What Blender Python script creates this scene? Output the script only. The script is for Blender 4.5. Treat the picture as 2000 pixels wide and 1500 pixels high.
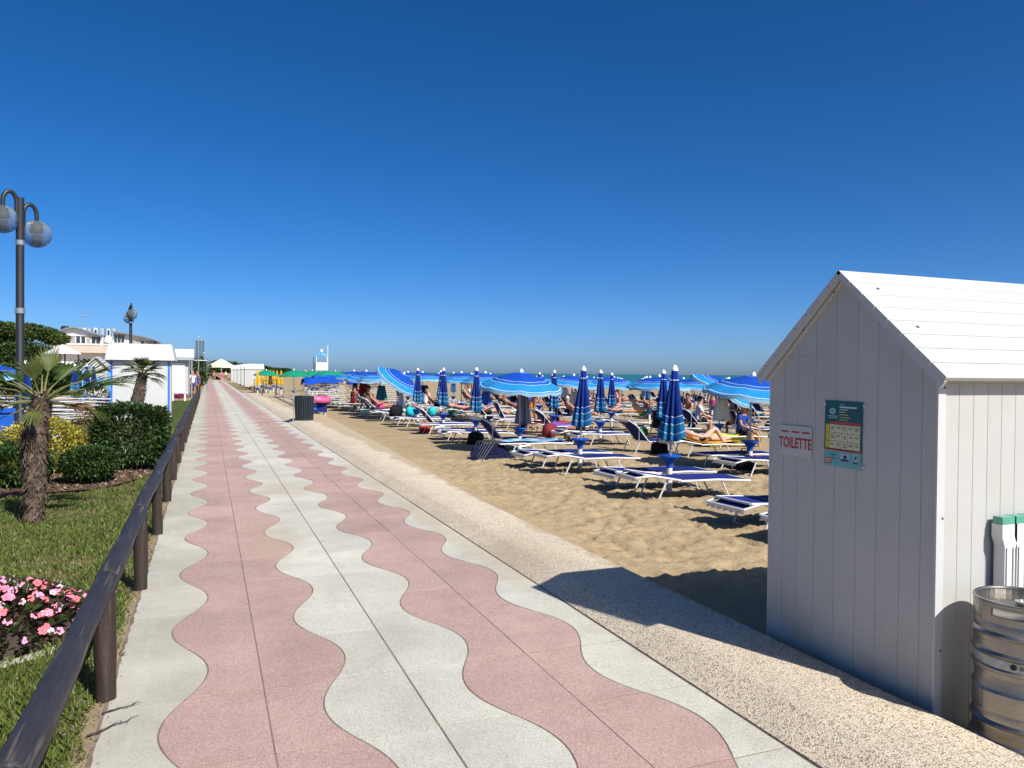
import bpy, bmesh, math, random
import numpy as np
from mathutils import Vector, Matrix, Euler
from math import sin, cos, pi, radians, sqrt, atan2
random.seed(7); RNG = np.random.default_rng(11)
scene = bpy.context.scene
COL = scene.collection
for o in list(bpy.data.objects): bpy.data.objects.remove(o)

# ---------------------------------------------------------------- camera
cd = bpy.data.cameras.new('camera'); cam = bpy.data.objects.new('camera', cd); COL.objects.link(cam)
cd.sensor_width = 36; cd.lens = 27.0; cd.clip_start = .05; cd.clip_end = 40000
YAW, PITCH, ROLL = radians(21.6), radians(-0.8), radians(0.51)
_f = Vector((sin(YAW)*cos(PITCH), cos(YAW)*cos(PITCH), sin(PITCH))); _r = Vector((cos(YAW), -sin(YAW), 0)); _u = _r.cross(_f)
_R = _r*cos(ROLL)+_u*sin(ROLL); _U = _u*cos(ROLL)-_r*sin(ROLL)
cam.matrix_world = Matrix(((_R.x,_U.x,-_f.x,0),(_R.y,_U.y,-_f.y,0),(_R.z,_U.z,-_f.z,1.65),(0,0,0,1)))
scene.camera = cam; scene.cycles.diffuse_bounces = 3
# ---------------------------------------------------------------- sky, sun, exposure
SUN_EL = radians(43); SUN_H = Vector((.351,-.937)).normalized()
SUNV = Vector((SUN_H.x*cos(SUN_EL), SUN_H.y*cos(SUN_EL), sin(SUN_EL)))
w = bpy.data.worlds.new('World'); scene.world = w; w.use_nodes = True
nt = w.node_tree; bg = nt.nodes['Background']
sky = nt.nodes.new('ShaderNodeTexSky'); sky.sky_type = 'NISHITA'; sky.sun_disc = False
sky.sun_elevation = SUN_EL; sky.sun_rotation = atan2(SUN_H.x, SUN_H.y)
sky.altitude = 0; sky.air_density = .5; sky.dust_density = 1.0; sky.ozone_density = 6
hs = nt.nodes.new('ShaderNodeHueSaturation'); hs.inputs['Saturation'].default_value = 1.25; hs.inputs['Hue'].default_value = .501
nt.links.new(sky.outputs[0], hs.inputs['Color']); nt.links.new(hs.outputs[0], bg.inputs[0]); bg.inputs[1].default_value = .108
sd = bpy.data.lights.new('sun','SUN'); sun = bpy.data.objects.new('sun', sd); COL.objects.link(sun)
sd.energy = 5.0; sd.angle = radians(.53); sd.color = (1,.972,.93)
sun.rotation_euler = (-SUNV).to_track_quat('-Z','Y').to_euler(); sun.location = (10,-20,30)
vs = scene.view_settings; vs.view_transform = 'Standard'; vs.look = 'None'; vs.exposure = 0.38; vs.gamma = 1; vs.use_curve_mapping = False

# ---------------------------------------------------------------- helpers
def V(*a): return Vector(a)
class MB:
    """collects shapes, then links them as ONE mesh object"""
    def __init__(s): s.v=[]; s.f=[]; s.m=[]
    def add(s, vs, fs, m=0):
        n=len(s.v); s.v.extend([tuple(p) for p in vs]); s.f.extend([tuple(i+n for i in f) for f in fs]); s.m.extend([m]*len(fs)); return s
    def box(s, c, d, m=0, rot=None):
        hx,hy,hz=d[0]/2,d[1]/2,d[2]/2
        p=[Vector((x*hx,y*hy,z*hz)) for x in(-1,1) for y in(-1,1) for z in(-1,1)]
        if rot is not None: p=[rot@q for q in p]
        c=Vector(c); return s.add([c+q for q in p],[(0,1,3,2),(4,6,7,5),(0,4,5,1),(2,3,7,6),(0,2,6,4),(1,5,7,3)],m)
    def tube(s, pts, r, n=8, m=0, cap=True):
        pts=[Vector(p) for p in pts]; R=r if isinstance(r,(list,tuple)) else [r]*len(pts)
        N=len(s.v); vs=[]; pu=None
        for i,p in enumerate(pts):
            t=(pts[min(i+1,len(pts)-1)]-pts[max(i-1,0)]).normalized()
            if pu is None: pu=t.orthogonal().normalized() if abs(t.z)>.9 else t.cross(Vector((0,0,1))).normalized()
            u=(pu-t*pu.dot(t)).normalized(); pu=u; w_=t.cross(u)
            for k in range(n):
                a=2*pi*k/n; vs.append(p+(u*cos(a)+w_*sin(a))*R[i])
        fs=[]
        for i in range(len(pts)-1):
            for k in range(n): fs.append((i*n+k,i*n+(k+1)%n,(i+1)*n+(k+1)%n,(i+1)*n+k))
        if cap: fs.append(tuple(range(n-1,-1,-1))); fs.append(tuple((len(pts)-1)*n+k for k in range(n)))
        return s.add(vs,fs,m)
    def lathe(s, prof, n=16, c=(0,0,0), m=0, mats=None, wob=None):
        vs=[]; fs=[]; c=Vector(c); N=len(s.v)
        for i,(r,z) in enumerate(prof):
            for k in range(n):
                a=2*pi*k/n; rr=r*(wob(a,i) if wob else 1); vs.append(c+Vector((rr*cos(a),rr*sin(a),z)))
        s.v.extend([tuple(p) for p in vs])
        for i in range(len(prof)-1):
            for k in range(n):
                s.f.append(tuple(N+j for j in (i*n+k,i*n+(k+1)%n,(i+1)*n+(k+1)%n,(i+1)*n+k))); s.m.append(mats[i] if mats else m)
        return s
    def prism(s, poly, z0, z1, m=0, f=None):
        """polygon in local xy extruded z0..z1; f maps points"""
        n=len(poly); vs=[Vector((x,y,z0)) for x,y in poly]+[Vector((x,y,z1)) for x,y in poly]
        if f: vs=[f(p) for p in vs]
        return s.add(vs,[tuple(range(n-1,-1,-1)),tuple(range(n,2*n))]+[(i,(i+1)%n,n+(i+1)%n,n+i) for i in range(n)],m)
    def mesh(s, name, mats, smooth=None):
        me=bpy.data.meshes.new(name); me.from_pydata(s.v,[],s.f)
        for m in (mats if isinstance(mats,(list,tuple)) else [mats]): me.materials.append(m)
        if any(s.m): me.polygons.foreach_set('material_index',s.m)
        if smooth is not None:
            me.polygons.foreach_set('use_smooth',[True]*len(me.polygons)); me.set_sharp_from_angle(angle=radians(smooth))
        me.update(); return me
    def build(s, name, mats, parent=None, smooth=None): return obj(name, s.mesh(name,mats,smooth), parent)
def obj(name, me, parent=None, loc=None, rot=None):
    o=bpy.data.objects.new(name, me); COL.objects.link(o)
    if parent: o.parent=parent
    if loc is not None: o.location=loc
    if rot is not None: o.rotation_euler=rot
    return o
def tag(o, label=None, cat=None, group=None, kind=None):
    if label: o['label']=label
    if cat: o['category']=cat
    if group: o['group']=group
    if kind: o['kind']=kind
    return o
def thing(name, label, cat, loc=(0,0,0), rz=0, group=None):
    return tag(obj(name, None, None, loc, (0,0,rz)), label, cat, group)
def struct(name, me, kind='structure'): return tag(obj(name, me), kind=kind)
CH={}
def kids(o): return [c for c in o.children]
def copy_tree(o, loc=None, rz=None, label=None, group=None, parent=None):
    c=o.copy(); COL.objects.link(c); c.parent=parent
    if loc is not None: c.location=loc
    if rz is not None: c.rotation_euler=(0,0,rz)
    if label: c['label']=label
    if group: c['group']=group
    for k in CH.setdefault(o.name, kids(o)): copy_tree(k, parent=c)
    return c
def npmesh(name, verts, faces, mat, smooth=False, mi=None):
    """fast mesh from numpy arrays; faces is (n,3) or (n,4)"""
    me=bpy.data.meshes.new(name); nf,k=faces.shape
    me.vertices.add(len(verts)); me.vertices.foreach_set('co',np.ascontiguousarray(verts,dtype=np.float32).ravel())
    me.loops.add(nf*k); me.loops.foreach_set('vertex_index',np.ascontiguousarray(faces,dtype=np.int32).ravel())
    me.polygons.add(nf); me.polygons.foreach_set('loop_start',np.arange(nf,dtype=np.int32)*k)
    for m in (mat if isinstance(mat,(list,tuple)) else [mat]): me.materials.append(m)
    if mi is not None: me.polygons.foreach_set('material_index',np.asarray(mi,dtype=np.int32))
    if smooth: me.polygons.foreach_set('use_smooth',np.ones(nf,dtype=bool))
    me.update(calc_edges=True); me.validate(); return me
def vnoise(x,y,seed=0):
    xi=np.floor(x).astype(np.int64); yi=np.floor(y).astype(np.int64); fx=x-xi; fy=y-yi
    fx=fx*fx*(3-2*fx); fy=fy*fy*(3-2*fy)
    def h(a,b):
        n=(a*374761393+b*668265263+seed*1442695041)&0x7fffffff; n=((n^(n>>13))*1274126177)&0x7fffffff; return ((n^(n>>16))&0xffff)/65535.
    return (h(xi,yi)*(1-fx)+h(xi+1,yi)*fx)*(1-fy)+(h(xi,yi+1)*(1-fx)+h(xi+1,yi+1)*fx)*fy
# ---------------------------------------------------------------- materials
def lin(c): return tuple(((v/255)/12.92 if v/255<=.04045 else ((v/255+.055)/1.055)**2.4) for v in c)
class NT:
    def __init__(s, mat): s.t=mat.node_tree; s.n=s.t.nodes
    def new(s, t, **k):
        n=s.n.new('ShaderNode'+t)
        for a,b in k.items():
            if a in n.inputs: n.inputs[a].default_value=b
            else: setattr(n,a,b)
        return n
    def link(s,a,b): s.t.links.new(a,b)
    def noise(s, vec, scale, detail=4, rough=.55):
        n=s.new('TexNoise'); n.inputs['Scale'].default_value=scale; n.inputs['Detail'].default_value=detail; n.inputs['Roughness'].default_value=rough
        if vec is not None: s.link(vec,n.inputs['Vector'])
        return n.outputs['Fac']
    def ramp(s, fac, p):
        r=s.new('ValToRGB'); e=r.color_ramp.elements
        while len(e)<len(p): e.new(.5)
        for i,(q,c) in enumerate(p): e[i].position=q; e[i].color=(c,c,c,1) if isinstance(c,(int,float)) else (*c,1)
        s.link(fac,r.inputs[0]); return r.outputs[0]
    def mix(s, fac, a, b, mode='MIX'):
        n=s.new('Mix',data_type='RGBA',blend_type=mode)
        for v,i in ((fac,0),(a,6),(b,7)):
            if isinstance(v,(int,float)): n.inputs[i].default_value=v if i==0 else (v,v,v,1)
            elif isinstance(v,tuple): n.inputs[i].default_value=(*v[:3],1)
            else: s.link(v,n.inputs[i])
        return n.outputs[2]
    def math(s, op, a, b=0.):
        n=s.new('Math',operation=op)
        for i,v in enumerate((a,b)):
            if isinstance(v,(int,float)): n.inputs[i].default_value=v
            else: s.link(v,n.inputs[i])
        return n.outputs[0]
MATS={}
def mat(name, col, rough=.6, var=.12, scale=6., metal=0., bump=0., bscale=40., spec=.4, rnd=.0, extra=None, trans=0., coord='Object', alpha=None):
    """principled material with blotchy value variation, per-object variation and fine bump"""
    if name in MATS: return MATS[name]
    m=bpy.data.materials.new(name); m.use_nodes=True; MATS[name]=m; N=NT(m); b=N.n['Principled BSDF']
    b.inputs['Roughness'].default_value=rough; b.inputs['Metallic'].default_value=metal; b.inputs['Specular IOR Level'].default_value=spec
    tc=N.new('TexCoord').outputs[coord] if coord!='World' else N.new('NewGeometry').outputs['Position']
    c=N.new('RGB'); c.outputs[0].default_value=(*col,1); c=c.outputs[0]
    if var: c=N.mix(1., c, N.ramp(N.noise(tc,scale), [(.25,1-var*1.6),(.75,1+var)]), 'MULTIPLY')
    if rnd:
        r=N.new('ObjectInfo').outputs['Random']; c=N.mix(1., c, N.ramp(r,[(0,1-rnd),(1,1+rnd*.6)]),'MULTIPLY')
    if extra: c=extra(N,tc,c) or c
    N.link(c,b.inputs['Base Color'])
    if bump:
        bn=N.new('Bump'); bn.inputs['Strength'].default_value=bump; bn.inputs['Distance'].default_value=.02 if name=='beach_sand' else .01
        N.link(N.noise(tc,bscale,5),bn.inputs['Height']); N.link(bn.outputs[0],b.inputs['Normal'])
    if trans: b.inputs['Transmission Weight'].default_value=trans
    return m
def speckle(dark, light, scale, amt=.5, amt2=.4):
    def ex(N,tc,c):
        v=N.new('TexVoronoi',feature='F1'); v.inputs['Scale'].default_value=scale; N.link(tc,v.inputs['Vector'])
        sp=N.new('SeparateColor'); N.link(v.outputs['Color'],sp.inputs[0])
        c=N.mix(N.math('MULTIPLY',N.math('GREATER_THAN',sp.outputs[0],.72),amt),c,dark)
        c=N.mix(N.math('MULTIPLY',N.math('LESS_THAN',sp.outputs[1],.22),amt2),c,light)
        return c
    return ex
def sand_drift(N,c,amt=1.):
    """tan film of blown sand on the paving, a stain with a shape of its own"""
    P=N.new('NewGeometry').outputs['Position']
    s=N.new('SeparateXYZ'); N.link(P,s.inputs[0])
    wob=N.noise(P,1.1,3); 
    def blob(x,y,rx,ry):
        dx=N.math('DIVIDE',N.math('SUBTRACT',s.outputs[0],x),rx); dy=N.math('DIVIDE',N.math('SUBTRACT',s.outputs[1],y),ry)
        d=N.math('ADD',N.math('MULTIPLY',dx,dx),N.math('MULTIPLY',dy,dy)); return N.math('SUBTRACT',1.,d)
    a=N.math('MAXIMUM',N.math('MAXIMUM',blob(.62,8.0,.32,1.5),blob(1.05,11.2,.75,.9)),N.math('MAXIMUM',blob(2.3,9.5,.22,5.5),blob(2.55,6.2,.5,.8)))
    f=N.math('ADD',a,N.math('MULTIPLY',N.math('SUBTRACT',wob,.5),2.2))
    f=N.ramp(f,[(.25,0),(1.,.42*amt)])
    return N.mix(f,c,(.4,.3,.175))
def slab_extra(dark,light,scale,stripe=False):
    sp=speckle(dark,light,scale*1.15,.5,.5)
    def ex(N,tc,c):
        c=sp(N,tc,c)
        big=N.noise(tc,.8,5,.6); c=N.mix(1.,c,N.ramp(big,[(.3,.8),(.7,1.08)]),'MULTIPLY')
        st=N.noise(tc,3.2,6,.7); c=N.mix(N.ramp(st,[(.56,0),(.72,.4)]),c,(.32,.28,.22))
        if stripe:
            P=N.new('SeparateXYZ'); N.link(tc,P.inputs[0])
            d=N.math('ABSOLUTE',N.math('ADD',P.outputs[0],.325)); 
            f=N.math('MULTIPLY',N.math('LESS_THAN',N.math('ADD',d,N.math('MULTIPLY',N.noise(tc,30,3),.03)),.028),N.ramp(N.noise(tc,5,6,.75),[(.48,0),(.75,.22)]))
            c=N.mix(f,c,(.8,.8,.76))
            e=N.ramp(N.math('ADD',N.math('MULTIPLY',P.outputs[0],-2.),N.noise(tc,4,5)),[(1.2,0),(1.42,.75)]); c=N.mix(e,c,(.33,.25,.16))
        return sand_drift(N,c)
    return ex
def kerb_sand(N,tc,c):
    s=N.new('SeparateXYZ'); N.link(tc,s.inputs[0])
    e=N.math('MULTIPLY',N.math('SUBTRACT',s.outputs[0],3.1),1.6); f=N.math('ADD',N.math('ADD',e,N.noise(tc,2.3,5,.7)),N.math('MULTIPLY',N.noise(tc,.45,2),.5))
    c=N.mix(N.ramp(f,[(.72,0),(.9,.75)]),c,(.4,.3,.175)); return sand_drift(N,c,.8)
M_PINK=mat('pink_washed_concrete',(.46,.318,.262),.8,.1,3,bump=.35,bscale=160,rnd=.09,extra=slab_extra((.3,.14,.12),(.66,.45,.42),170),coord='World')
M_GREY=mat('grey_washed_concrete',(.58,.545,.432),.8,.1,3,bump=.35,bscale=160,rnd=.08,extra=slab_extra((.28,.27,.24),(.66,.66,.62),170),coord='World')
M_BORDER=mat('grey_border_concrete',(.5,.465,.36),.8,.12,2,bump=.2,bscale=90,rnd=.07,extra=slab_extra((.36,.34,.29),(.5,.49,.44),120,True),coord='World')
M_KERB=mat('washed_pebble_kerb',(.66,.545,.385),.8,.08,3,bump=.8,bscale=130,rnd=.05,extra=lambda N,tc,c: kerb_sand(N,tc,speckle((.19,.14,.1),(.8,.7,.55),135,.72,.6)(N,tc,c)),coord='World')
M_JOINT=mat('joint_grout',(.22,.16,.12),.9,.25,8,coord='World')
def sand_extra(N,tc,c):
    f=N.noise(tc,220,2); c=N.mix(1.,c,N.ramp(f,[(.3,.8),(.7,1.12)]),'MULTIPLY')
    s=N.noise(tc,38,3,.6); c=N.mix(N.ramp(s,[(.7,0),(.74,.5)]),c,(.12,.09,.06)); return c
M_SAND=mat('beach_sand',(.385,.288,.165),.95,.1,1.3,bump=.8,bscale=22,spec=.1,extra=sand_extra,coord='World')
M_SOIL=mat('edge_soil',(.33,.245,.15),.95,.2,5,bump=.6,bscale=60,coord='World',spec=.1)
M_LAWN=mat('lawn_ground',(.075,.095,.025),.95,.3,4,bump=.6,bscale=70,coord='World',spec=.1)
M_GROUND=mat('far_ground',(.3,.25,.16),.95,.2,.05,coord='World',spec=.1)
M_WHITE=mat('white_plastic',(.66,.65,.61),.45,.04,3,bump=.05,bscale=30)
M_ALU=mat('white_aluminium',(.6,.6,.585),.4,.06,8,metal=.0)
M_GREYALU=mat('bare_aluminium',(.5,.5,.5),.35,.06,8,metal=.7)
M_DARKM=mat('dark_grey_metal',(.02,.022,.026),.45,.15,5,spec=.5)
M_CHROME=mat('bright_clamp',(.6,.6,.58),.3,.05,8,metal=.9)
def fab(name,c,rough=.85,**k): return mat(name,c,rough,.1,7,bump=.12,bscale=220,spec=.15,**k)
M_NAVY=fab('navy_fabric',(.016,.026,.16),rnd=.25); M_ROYAL=fab('royal_blue_canvas',(.005,.062,.37)); M_MID=fab('mid_blue_canvas',(.008,.1,.4)); M_CYAN=fab('cyan_canvas',(.016,.21,.48)); M_WBAND=fab('white_canvas_band',(.62,.68,.7)); M_DEEP=fab('deep_blue_canvas',(.01,.03,.3))
M_GREEN=fab('green_canvas',(.01,.23,.13)); M_YEL=fab('yellow_canvas',(.62,.38,.02)); M_TRAY=mat('blue_plastic_tray',(.012,.1,.46),.4,.06,5)
# ================================================================ the setting
T=.73; Y0=3.43
# far ground sheet, sea and sky come first
def sheet(name, x0,x1,y0,y1,z,m,kind='structure'):
    return struct(name, npmesh(name,np.array([(x0,y0,z),(x1,y0,z),(x1,y1,z),(x0,y1,z)]),np.array([(0,1,2,3)]),m),kind)
sheet('ground',-9000,104,-400,12000,-2.6,M_GROUND)
def sea_extra(N,tc,c):
    b=N.new('Bump'); b.inputs['Strength'].default_value=.5; b.inputs['Distance'].default_value=.35
    mp=N.new('Mapping'); mp.inputs['Scale'].default_value=(.5,.16,1); N.link(tc,mp.inputs[0])
    N.link(N.noise(mp.outputs[0],1.2,6,.6),b.inputs['Height']); N.link(b.outputs[0],N.n['Principled BSDF'].inputs['Normal'])
    return N.mix(N.ramp(N.noise(mp.outputs[0],.05,4),[(.4,0),(.65,.6)]),c,(.012,.1,.105))
M_SEA=mat('sea_water',(.014,.135,.115),.35,0,extra=sea_extra,coord='World',spec=.25)
sheet('sea',92,26000,-14000,26000,-1.75,M_SEA)
# ---- beach sand, right of the promenade: one sheet with footprints, sloping to the sea
def beach_z(x): return -.06-.0185*np.maximum(0,x-8.)-.01*np.clip(x-3.2,0,4)
def sand_sheet():
    xs=np.concatenate([np.arange(3.02,10.02,.05),np.arange(10.02,12.5,.1),np.arange(12.5,30,.25),np.arange(30,106,2.)]); ys=np.concatenate([np.arange(-8,1.8,.4),np.arange(1.8,14.8,.05),np.arange(14.8,21,.1),np.arange(21,60,.3),np.arange(60,140,2.),np.arange(140,1300,40.)])
    X,Y=np.meshgrid(xs,ys); Z=beach_z(X)
    near=np.clip((15-X)/4,0.25,1)*np.clip((30-Y)/12,0.3,1)
    Z+=near*(.03*(vnoise(X*.9,Y*.9,1)-.5)+.012*(vnoise(X*3.1,Y*3.1,2)-.5)+.016*(vnoise(X*7.5+.4*Y,Y*6.5,3)-.5)+.018*(vnoise(X*14,Y*12,4)-.5))
    # footprints: short dents with a raised rim
    ix=153; nfp=6500; fx=RNG.uniform(3.3,9.8,nfp); fy=RNG.uniform(2,14.5,nfp); fa=RNG.uniform(0,pi,nfp)
    i0y=24
    for a,b,t in zip(fx,fy,fa):
        i=int((a-3.02)/.05); j=int((b-1.8)/.05)+25
        sl=(slice(max(0,j-5),j+6),slice(max(0,i-5),i+6)); dx=X[sl]-a; dy=Y[sl]-b
        u=(dx*cos(t)+dy*sin(t))/.1; v=(-dx*sin(t)+dy*cos(t))/.055; d=u*u+v*v
        Z[sl]+=-.019*np.exp(-d)+.008*np.exp(-(d-2.2)**2)
    # keep the sand level with the kerb where it meets it, hollow under the cabin
    Z=np.where(X<3.75, Z*(.35+.65*np.clip((X-3.02)/.7,0,1))-.02*np.clip((3.75-X)/.7,0,1), Z)
    e=np.interp(Y,[0,9,16,39,60],[3.14,3.14,3.48,4.25,4.5]); lip=np.clip((e+.55-X)/.55,0,1)*np.clip((Y-5.5)/1.5,0,1); Z=np.where(X<e-.1,Z-.35,Z+lip*.1)
    n,m=X.shape; idx=np.arange(n*m).reshape(n,m)
    F=np.stack([idx[:-1,:-1],idx[:-1,1:],idx[1:,1:],idx[1:,:-1]],-1).reshape(-1,4)
    return npmesh('beach_sand',np.stack([X,Y,Z],-1).reshape(-1,3),F,M_SAND,True)
struct('beach_sand',sand_sheet())
# ---- promenade: slabs cut along a wave, every near slab its own piece
W_A=.105
def edge(kind,c,y): return c if kind=='s' else c-W_A*sin(pi*(y-Y0)/T)*(1.08-.08*abs(sin(pi*(y-Y0)/T)))
EDG=[('s',-.455),('w',-.10),('s',.275),('w',.64),('s',1.01),('w',1.375),('s',1.745),('w',2.11),('s',2.395)]
CMAT=[2,0,0,1,1,0,0,1]
def slab(mb,col,y0,y1,m,nseg=12,z0=-.035):
    L,R=EDG[col],EDG[col+1]; gl=.0032 if L[0]=='w' else (.0036 if col==4 else .0024); gr=.0032 if R[0]=='w' else (.0036 if col==3 else .0024)
    if col==0: gl=0
    ys=[y0+.0034+(y1-y0-.0068)*i/nseg for i in range(nseg+1)]; jag=[0]*(nseg+1)
    if col==0: jag=[.012*random.random()-.004 for _ in ys]
    b=.0015; P=[]
    for i,y in enumerate(ys):
        yy=min(max(y,ys[0]+b),ys[-1]-b)
        l=edge(*L,y)+gl+jag[i]; r=edge(*R,y)-gr
        P+=[(l,y,z0),(l,y,-.005),(l+b,yy,0),(r-b,yy,0),(r,y,-.005),(r,y,z0)]
    F=[]
    for i in range(nseg):
        for k in range(5): F.append((i*6+k,i*6+k+1,(i+1)*6+k+1,(i+1)*6+k))
    F+=[(0,5,4,3,2,1),tuple(nseg*6+k for k in range(6))]
    mb.add(P,[f[::-1] for f in F],m)
prom=struct('promenade',npmesh('promenade',np.array([(-.47,-6,-.0022),(2.42,-6,-.0022),(2.42,150,-.0022),(-.47,150,-.0022)]),np.array([(0,1,2,3)]),M_JOINT))
SM=[M_PINK,M_GREY,M_BORDER]
ZJ=[.0,.0008,-.0006,.0012]
for k in range(-4,17):
    for c in range(8):
        mb=MB(); slab(mb,c,Y0+k*T,Y0+(k+1)*T,0,14)
        o=mb.build('paving_slab',SM[CMAT[c]],prom,35); o.location.z=random.choice(ZJ)
far=MB()
for k in range(17,200):
    for c in range(8): slab(far,c,Y0+k*T,Y0+(k+1)*T,CMAT[c],8 if k<60 else 6)
tag(far.build('far_paving_slabs',SM,prom),kind='stuff')
# ---- kerb of washed pebble concrete slabs
kerb=struct('kerb',npmesh('kerb',np.array([(2.42,-6,-.06),(3.15,-6,-.06),(3.15,60,-.06),(2.42,60,-.06)]),np.array([(0,1,2,3)]),M_JOINT))
def kx(y): return float(np.interp(y,[0,9,16,39,60],[3.14,3.14,3.48,4.25,4.5]))
y=-4.2
while y<60:
    y1=y+2.3; mb=MB(); ys=[y+.004+(y1-y-.008)*i/6 for i in range(7)]; P=[]
    for q in ys:
        e=kx(q); j=.006*(random.random()-.5)
        P+=[(2.405,q,-.1),(2.405,q,.006),(2.425,q,.014),(2.585+j,q,.082),(2.6+j,q,.088),(e-.02,q,.092),(e,q,.078),(e+.005,q,-.4)]
    F=[]
    for i in range(6):
        for k in range(7): F.append((i*8+k,(i+1)*8+k,(i+1)*8+k+1,i*8+k+1))
    F+=[tuple(range(8)),tuple(48+k for k in range(7,-1,-1))]
    mb.add(P,F); o=mb.build('kerb_slab',M_KERB,kerb,40); o.location.z=random.uniform(-.003,.002); y=y1
# ---- lawn, soil strip
def lawn_grid():
    xs=np.concatenate([np.arange(-40,-9,3.),np.arange(-9,-4,.5),np.arange(-4,-.44,.1)]); ys=np.concatenate([np.arange(-4,2,.5),np.arange(2,16,.1),np.arange(16,62,.5)])
    X,Y=np.meshgrid(xs,ys); Z=-.03+.03*(vnoise(X*1.3,Y*1.3,7)-.5)+.02*(vnoise(X*5,Y*5,8)-.5); Z=np.where((X<-3.6)&(Y>17.3),Z-.4,Z)
    n,m=X.shape; idx=np.arange(n*m).reshape(n,m); F=np.stack([idx[:-1,:-1],idx[:-1,1:],idx[1:,1:],idx[1:,:-1]],-1).reshape(-1,4)
    return npmesh('lawn_ground',np.stack([X,Y,Z],-1).reshape(-1,3),F,M_LAWN,True)
struct('lawn_ground',lawn_grid())
def strip(name,x0,x1,ya,yb,z,m,st=.12,jag=.05):
    ys=np.arange(ya,yb,st); n=len(ys); a=x0+RNG.uniform(-jag,jag,n); v=np.concatenate([np.stack([a,ys,np.full(n,z-.03)],-1),np.stack([np.full(n,x0+.08),ys,np.full(n,z)],-1),np.stack([np.full(n,x1),ys,np.full(n,z-.004)],-1)])
    i=np.arange(n-1); F=np.concatenate([np.stack([i+n*k,i+n*(k+1),i+n*(k+1)+1,i+n*k+1],-1) for k in (0,1)])
    return struct(name,npmesh(name,v,F,m,True))
strip('soil_strip',-.58,-.44,-3,60,-.004,M_SOIL)
xs=[-3.9,-2.9,-2.3,-1.95,-1.5,-1.25,-.95,-.72,-.66,-.66,-.8,-2,-3.9]; ys=[11.3,11.35,11.55,11.75,11.85,12.15,12.9,13.2,14,15.6,16.4,17.3,17.3]
mb=MB(); mb.add([(a,b,.012) for a,b in zip(xs,ys)],[tuple(range(len(xs)))]); struct('mulch_bed',mb.mesh('mulch_bed',mat('mulch_soil',(.14,.085,.05),.95,.35,9,bump=.8,bscale=40,coord='World')))
# sand of the left beach, behind the garden
def left_sand():
    xs=np.concatenate([np.arange(-300,-30,15.),np.arange(-30,-3.7,.4)]); ys=np.concatenate([np.arange(17.5,60,.4),np.arange(60,400,10.)])
    X,Y=np.meshgrid(xs,ys); Z=-.02+.07*(vnoise(X*.9,Y*.9,9)-.5)+.05*(vnoise(X*2.3,Y*2.3,10)-.5)
    n,m=X.shape; idx=np.arange(n*m).reshape(n,m); F=np.stack([idx[:-1,:-1],idx[:-1,1:],idx[1:,1:],idx[1:,:-1]],-1).reshape(-1,4)
    return npmesh('left_beach_sand',np.stack([X,Y,Z],-1).reshape(-1,3),F,M_SAND,True)
struct('left_beach_sand',left_sand())
struct('far_verge',npmesh('far_verge',np.array([(-3.8,60,-.03),(-.46,60,-.03),(-.46,300,-.03),(-3.8,300,-.03)]),np.array([(0,1,2,3)]),M_SOIL))
# ---- real grass blades on the lawn: nobody could count them
def blades(n,x0,x1,y0,y1,h0,h1,keep):
    x=RNG.uniform(x0,x1,n); y=y0+(y1-y0)*RNG.uniform(0,1,n)**1.6; k=keep(x,y); x,y=x[k],y[k]; n=len(x)
    pn=.5*vnoise(x*1.7,y*1.7,21)+.5*vnoise(x*5,y*5,22)
    h=RNG.uniform(h0,h1,n)*(.6+.9*pn); a=RNG.uniform(0,2*pi,n); wd=.0022+.0018*RNG.random(n)+y*.0003; l=h*RNG.uniform(.1,.8,n); b=RNG.uniform(0,2*pi,n)
    z=-.032; v=np.stack([np.stack([x-np.cos(a)*wd,y-np.sin(a)*wd,np.full(n,z)],-1),np.stack([x+np.cos(a)*wd,y+np.sin(a)*wd,np.full(n,z)],-1),
        np.stack([x+np.cos(b)*l*.4+np.cos(a)*wd*.7,y+np.sin(b)*l*.4+np.sin(a)*wd*.7,z+h*.65],-1),np.stack([x+np.cos(b)*l,y+np.sin(b)*l,z+h],-1)],1).reshape(-1,3)
    i=np.arange(n)*4; F=np.stack([i,i+1,i+2,i+3],-1)
    mi=np.where(RNG.random(n)<.14+.5*(pn<.4),2,(RNG.random(n)<.3+.5*(pn-.4)).astype(int)); return v,F,mi
def inbed(x,y): return (y>11.25+.0*x)&(x<-.7)&(y>np.interp(x,[-3.9,-2.9,-2.3,-1.95,-1.5,-1.25,-.95,-.72],[11.3,11.35,11.55,11.75,11.85,12.15,12.9,13.2]))&(y<17.3)
def flowerbed(x,y): return ((x+1.42)/.72)**2+((y-5.75)/.78)**2<1
kp=lambda x,y: ~inbed(x,y)&~flowerbed(x,y)&((x<-.53)|(RNG.random(len(x))<.35))
v,F,mi=blades(215000,-4.2,-.47,2.6,16.,.022,.056,kp)
def leafmat(name,c,tr=.25,rough=.5,rnd=.0,var=.25,scale=8):
    m=mat(name,c,rough,var,scale,spec=.35,coord='Object'); N=NT(m); b=N.n['Principled BSDF']; out=N.n['Material Output']
    t=N.new('BsdfTranslucent'); src=b.inputs['Base Color'].links[0].from_socket; N.link(src,t.inputs[0]); ms=N.new('MixShader'); ms.inputs[0].default_value=tr
    N.link(b.outputs[0],ms.inputs[1]); N.link(t.outputs[0],ms.inputs[2]); N.link(ms.outputs[0],out.inputs[0]); return m
G1=leafmat('grass_green',(.115,.155,.03)); G2=leafmat('grass_bright',(.17,.215,.04)); G3=leafmat('grass_dry',(.25,.205,.09))
tag(obj('lawn_grass',npmesh('lawn_grass',v,F,[G1,G2,G3],False,mi)),'short green lawn grass along the log fence','grass',kind='stuff')
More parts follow.
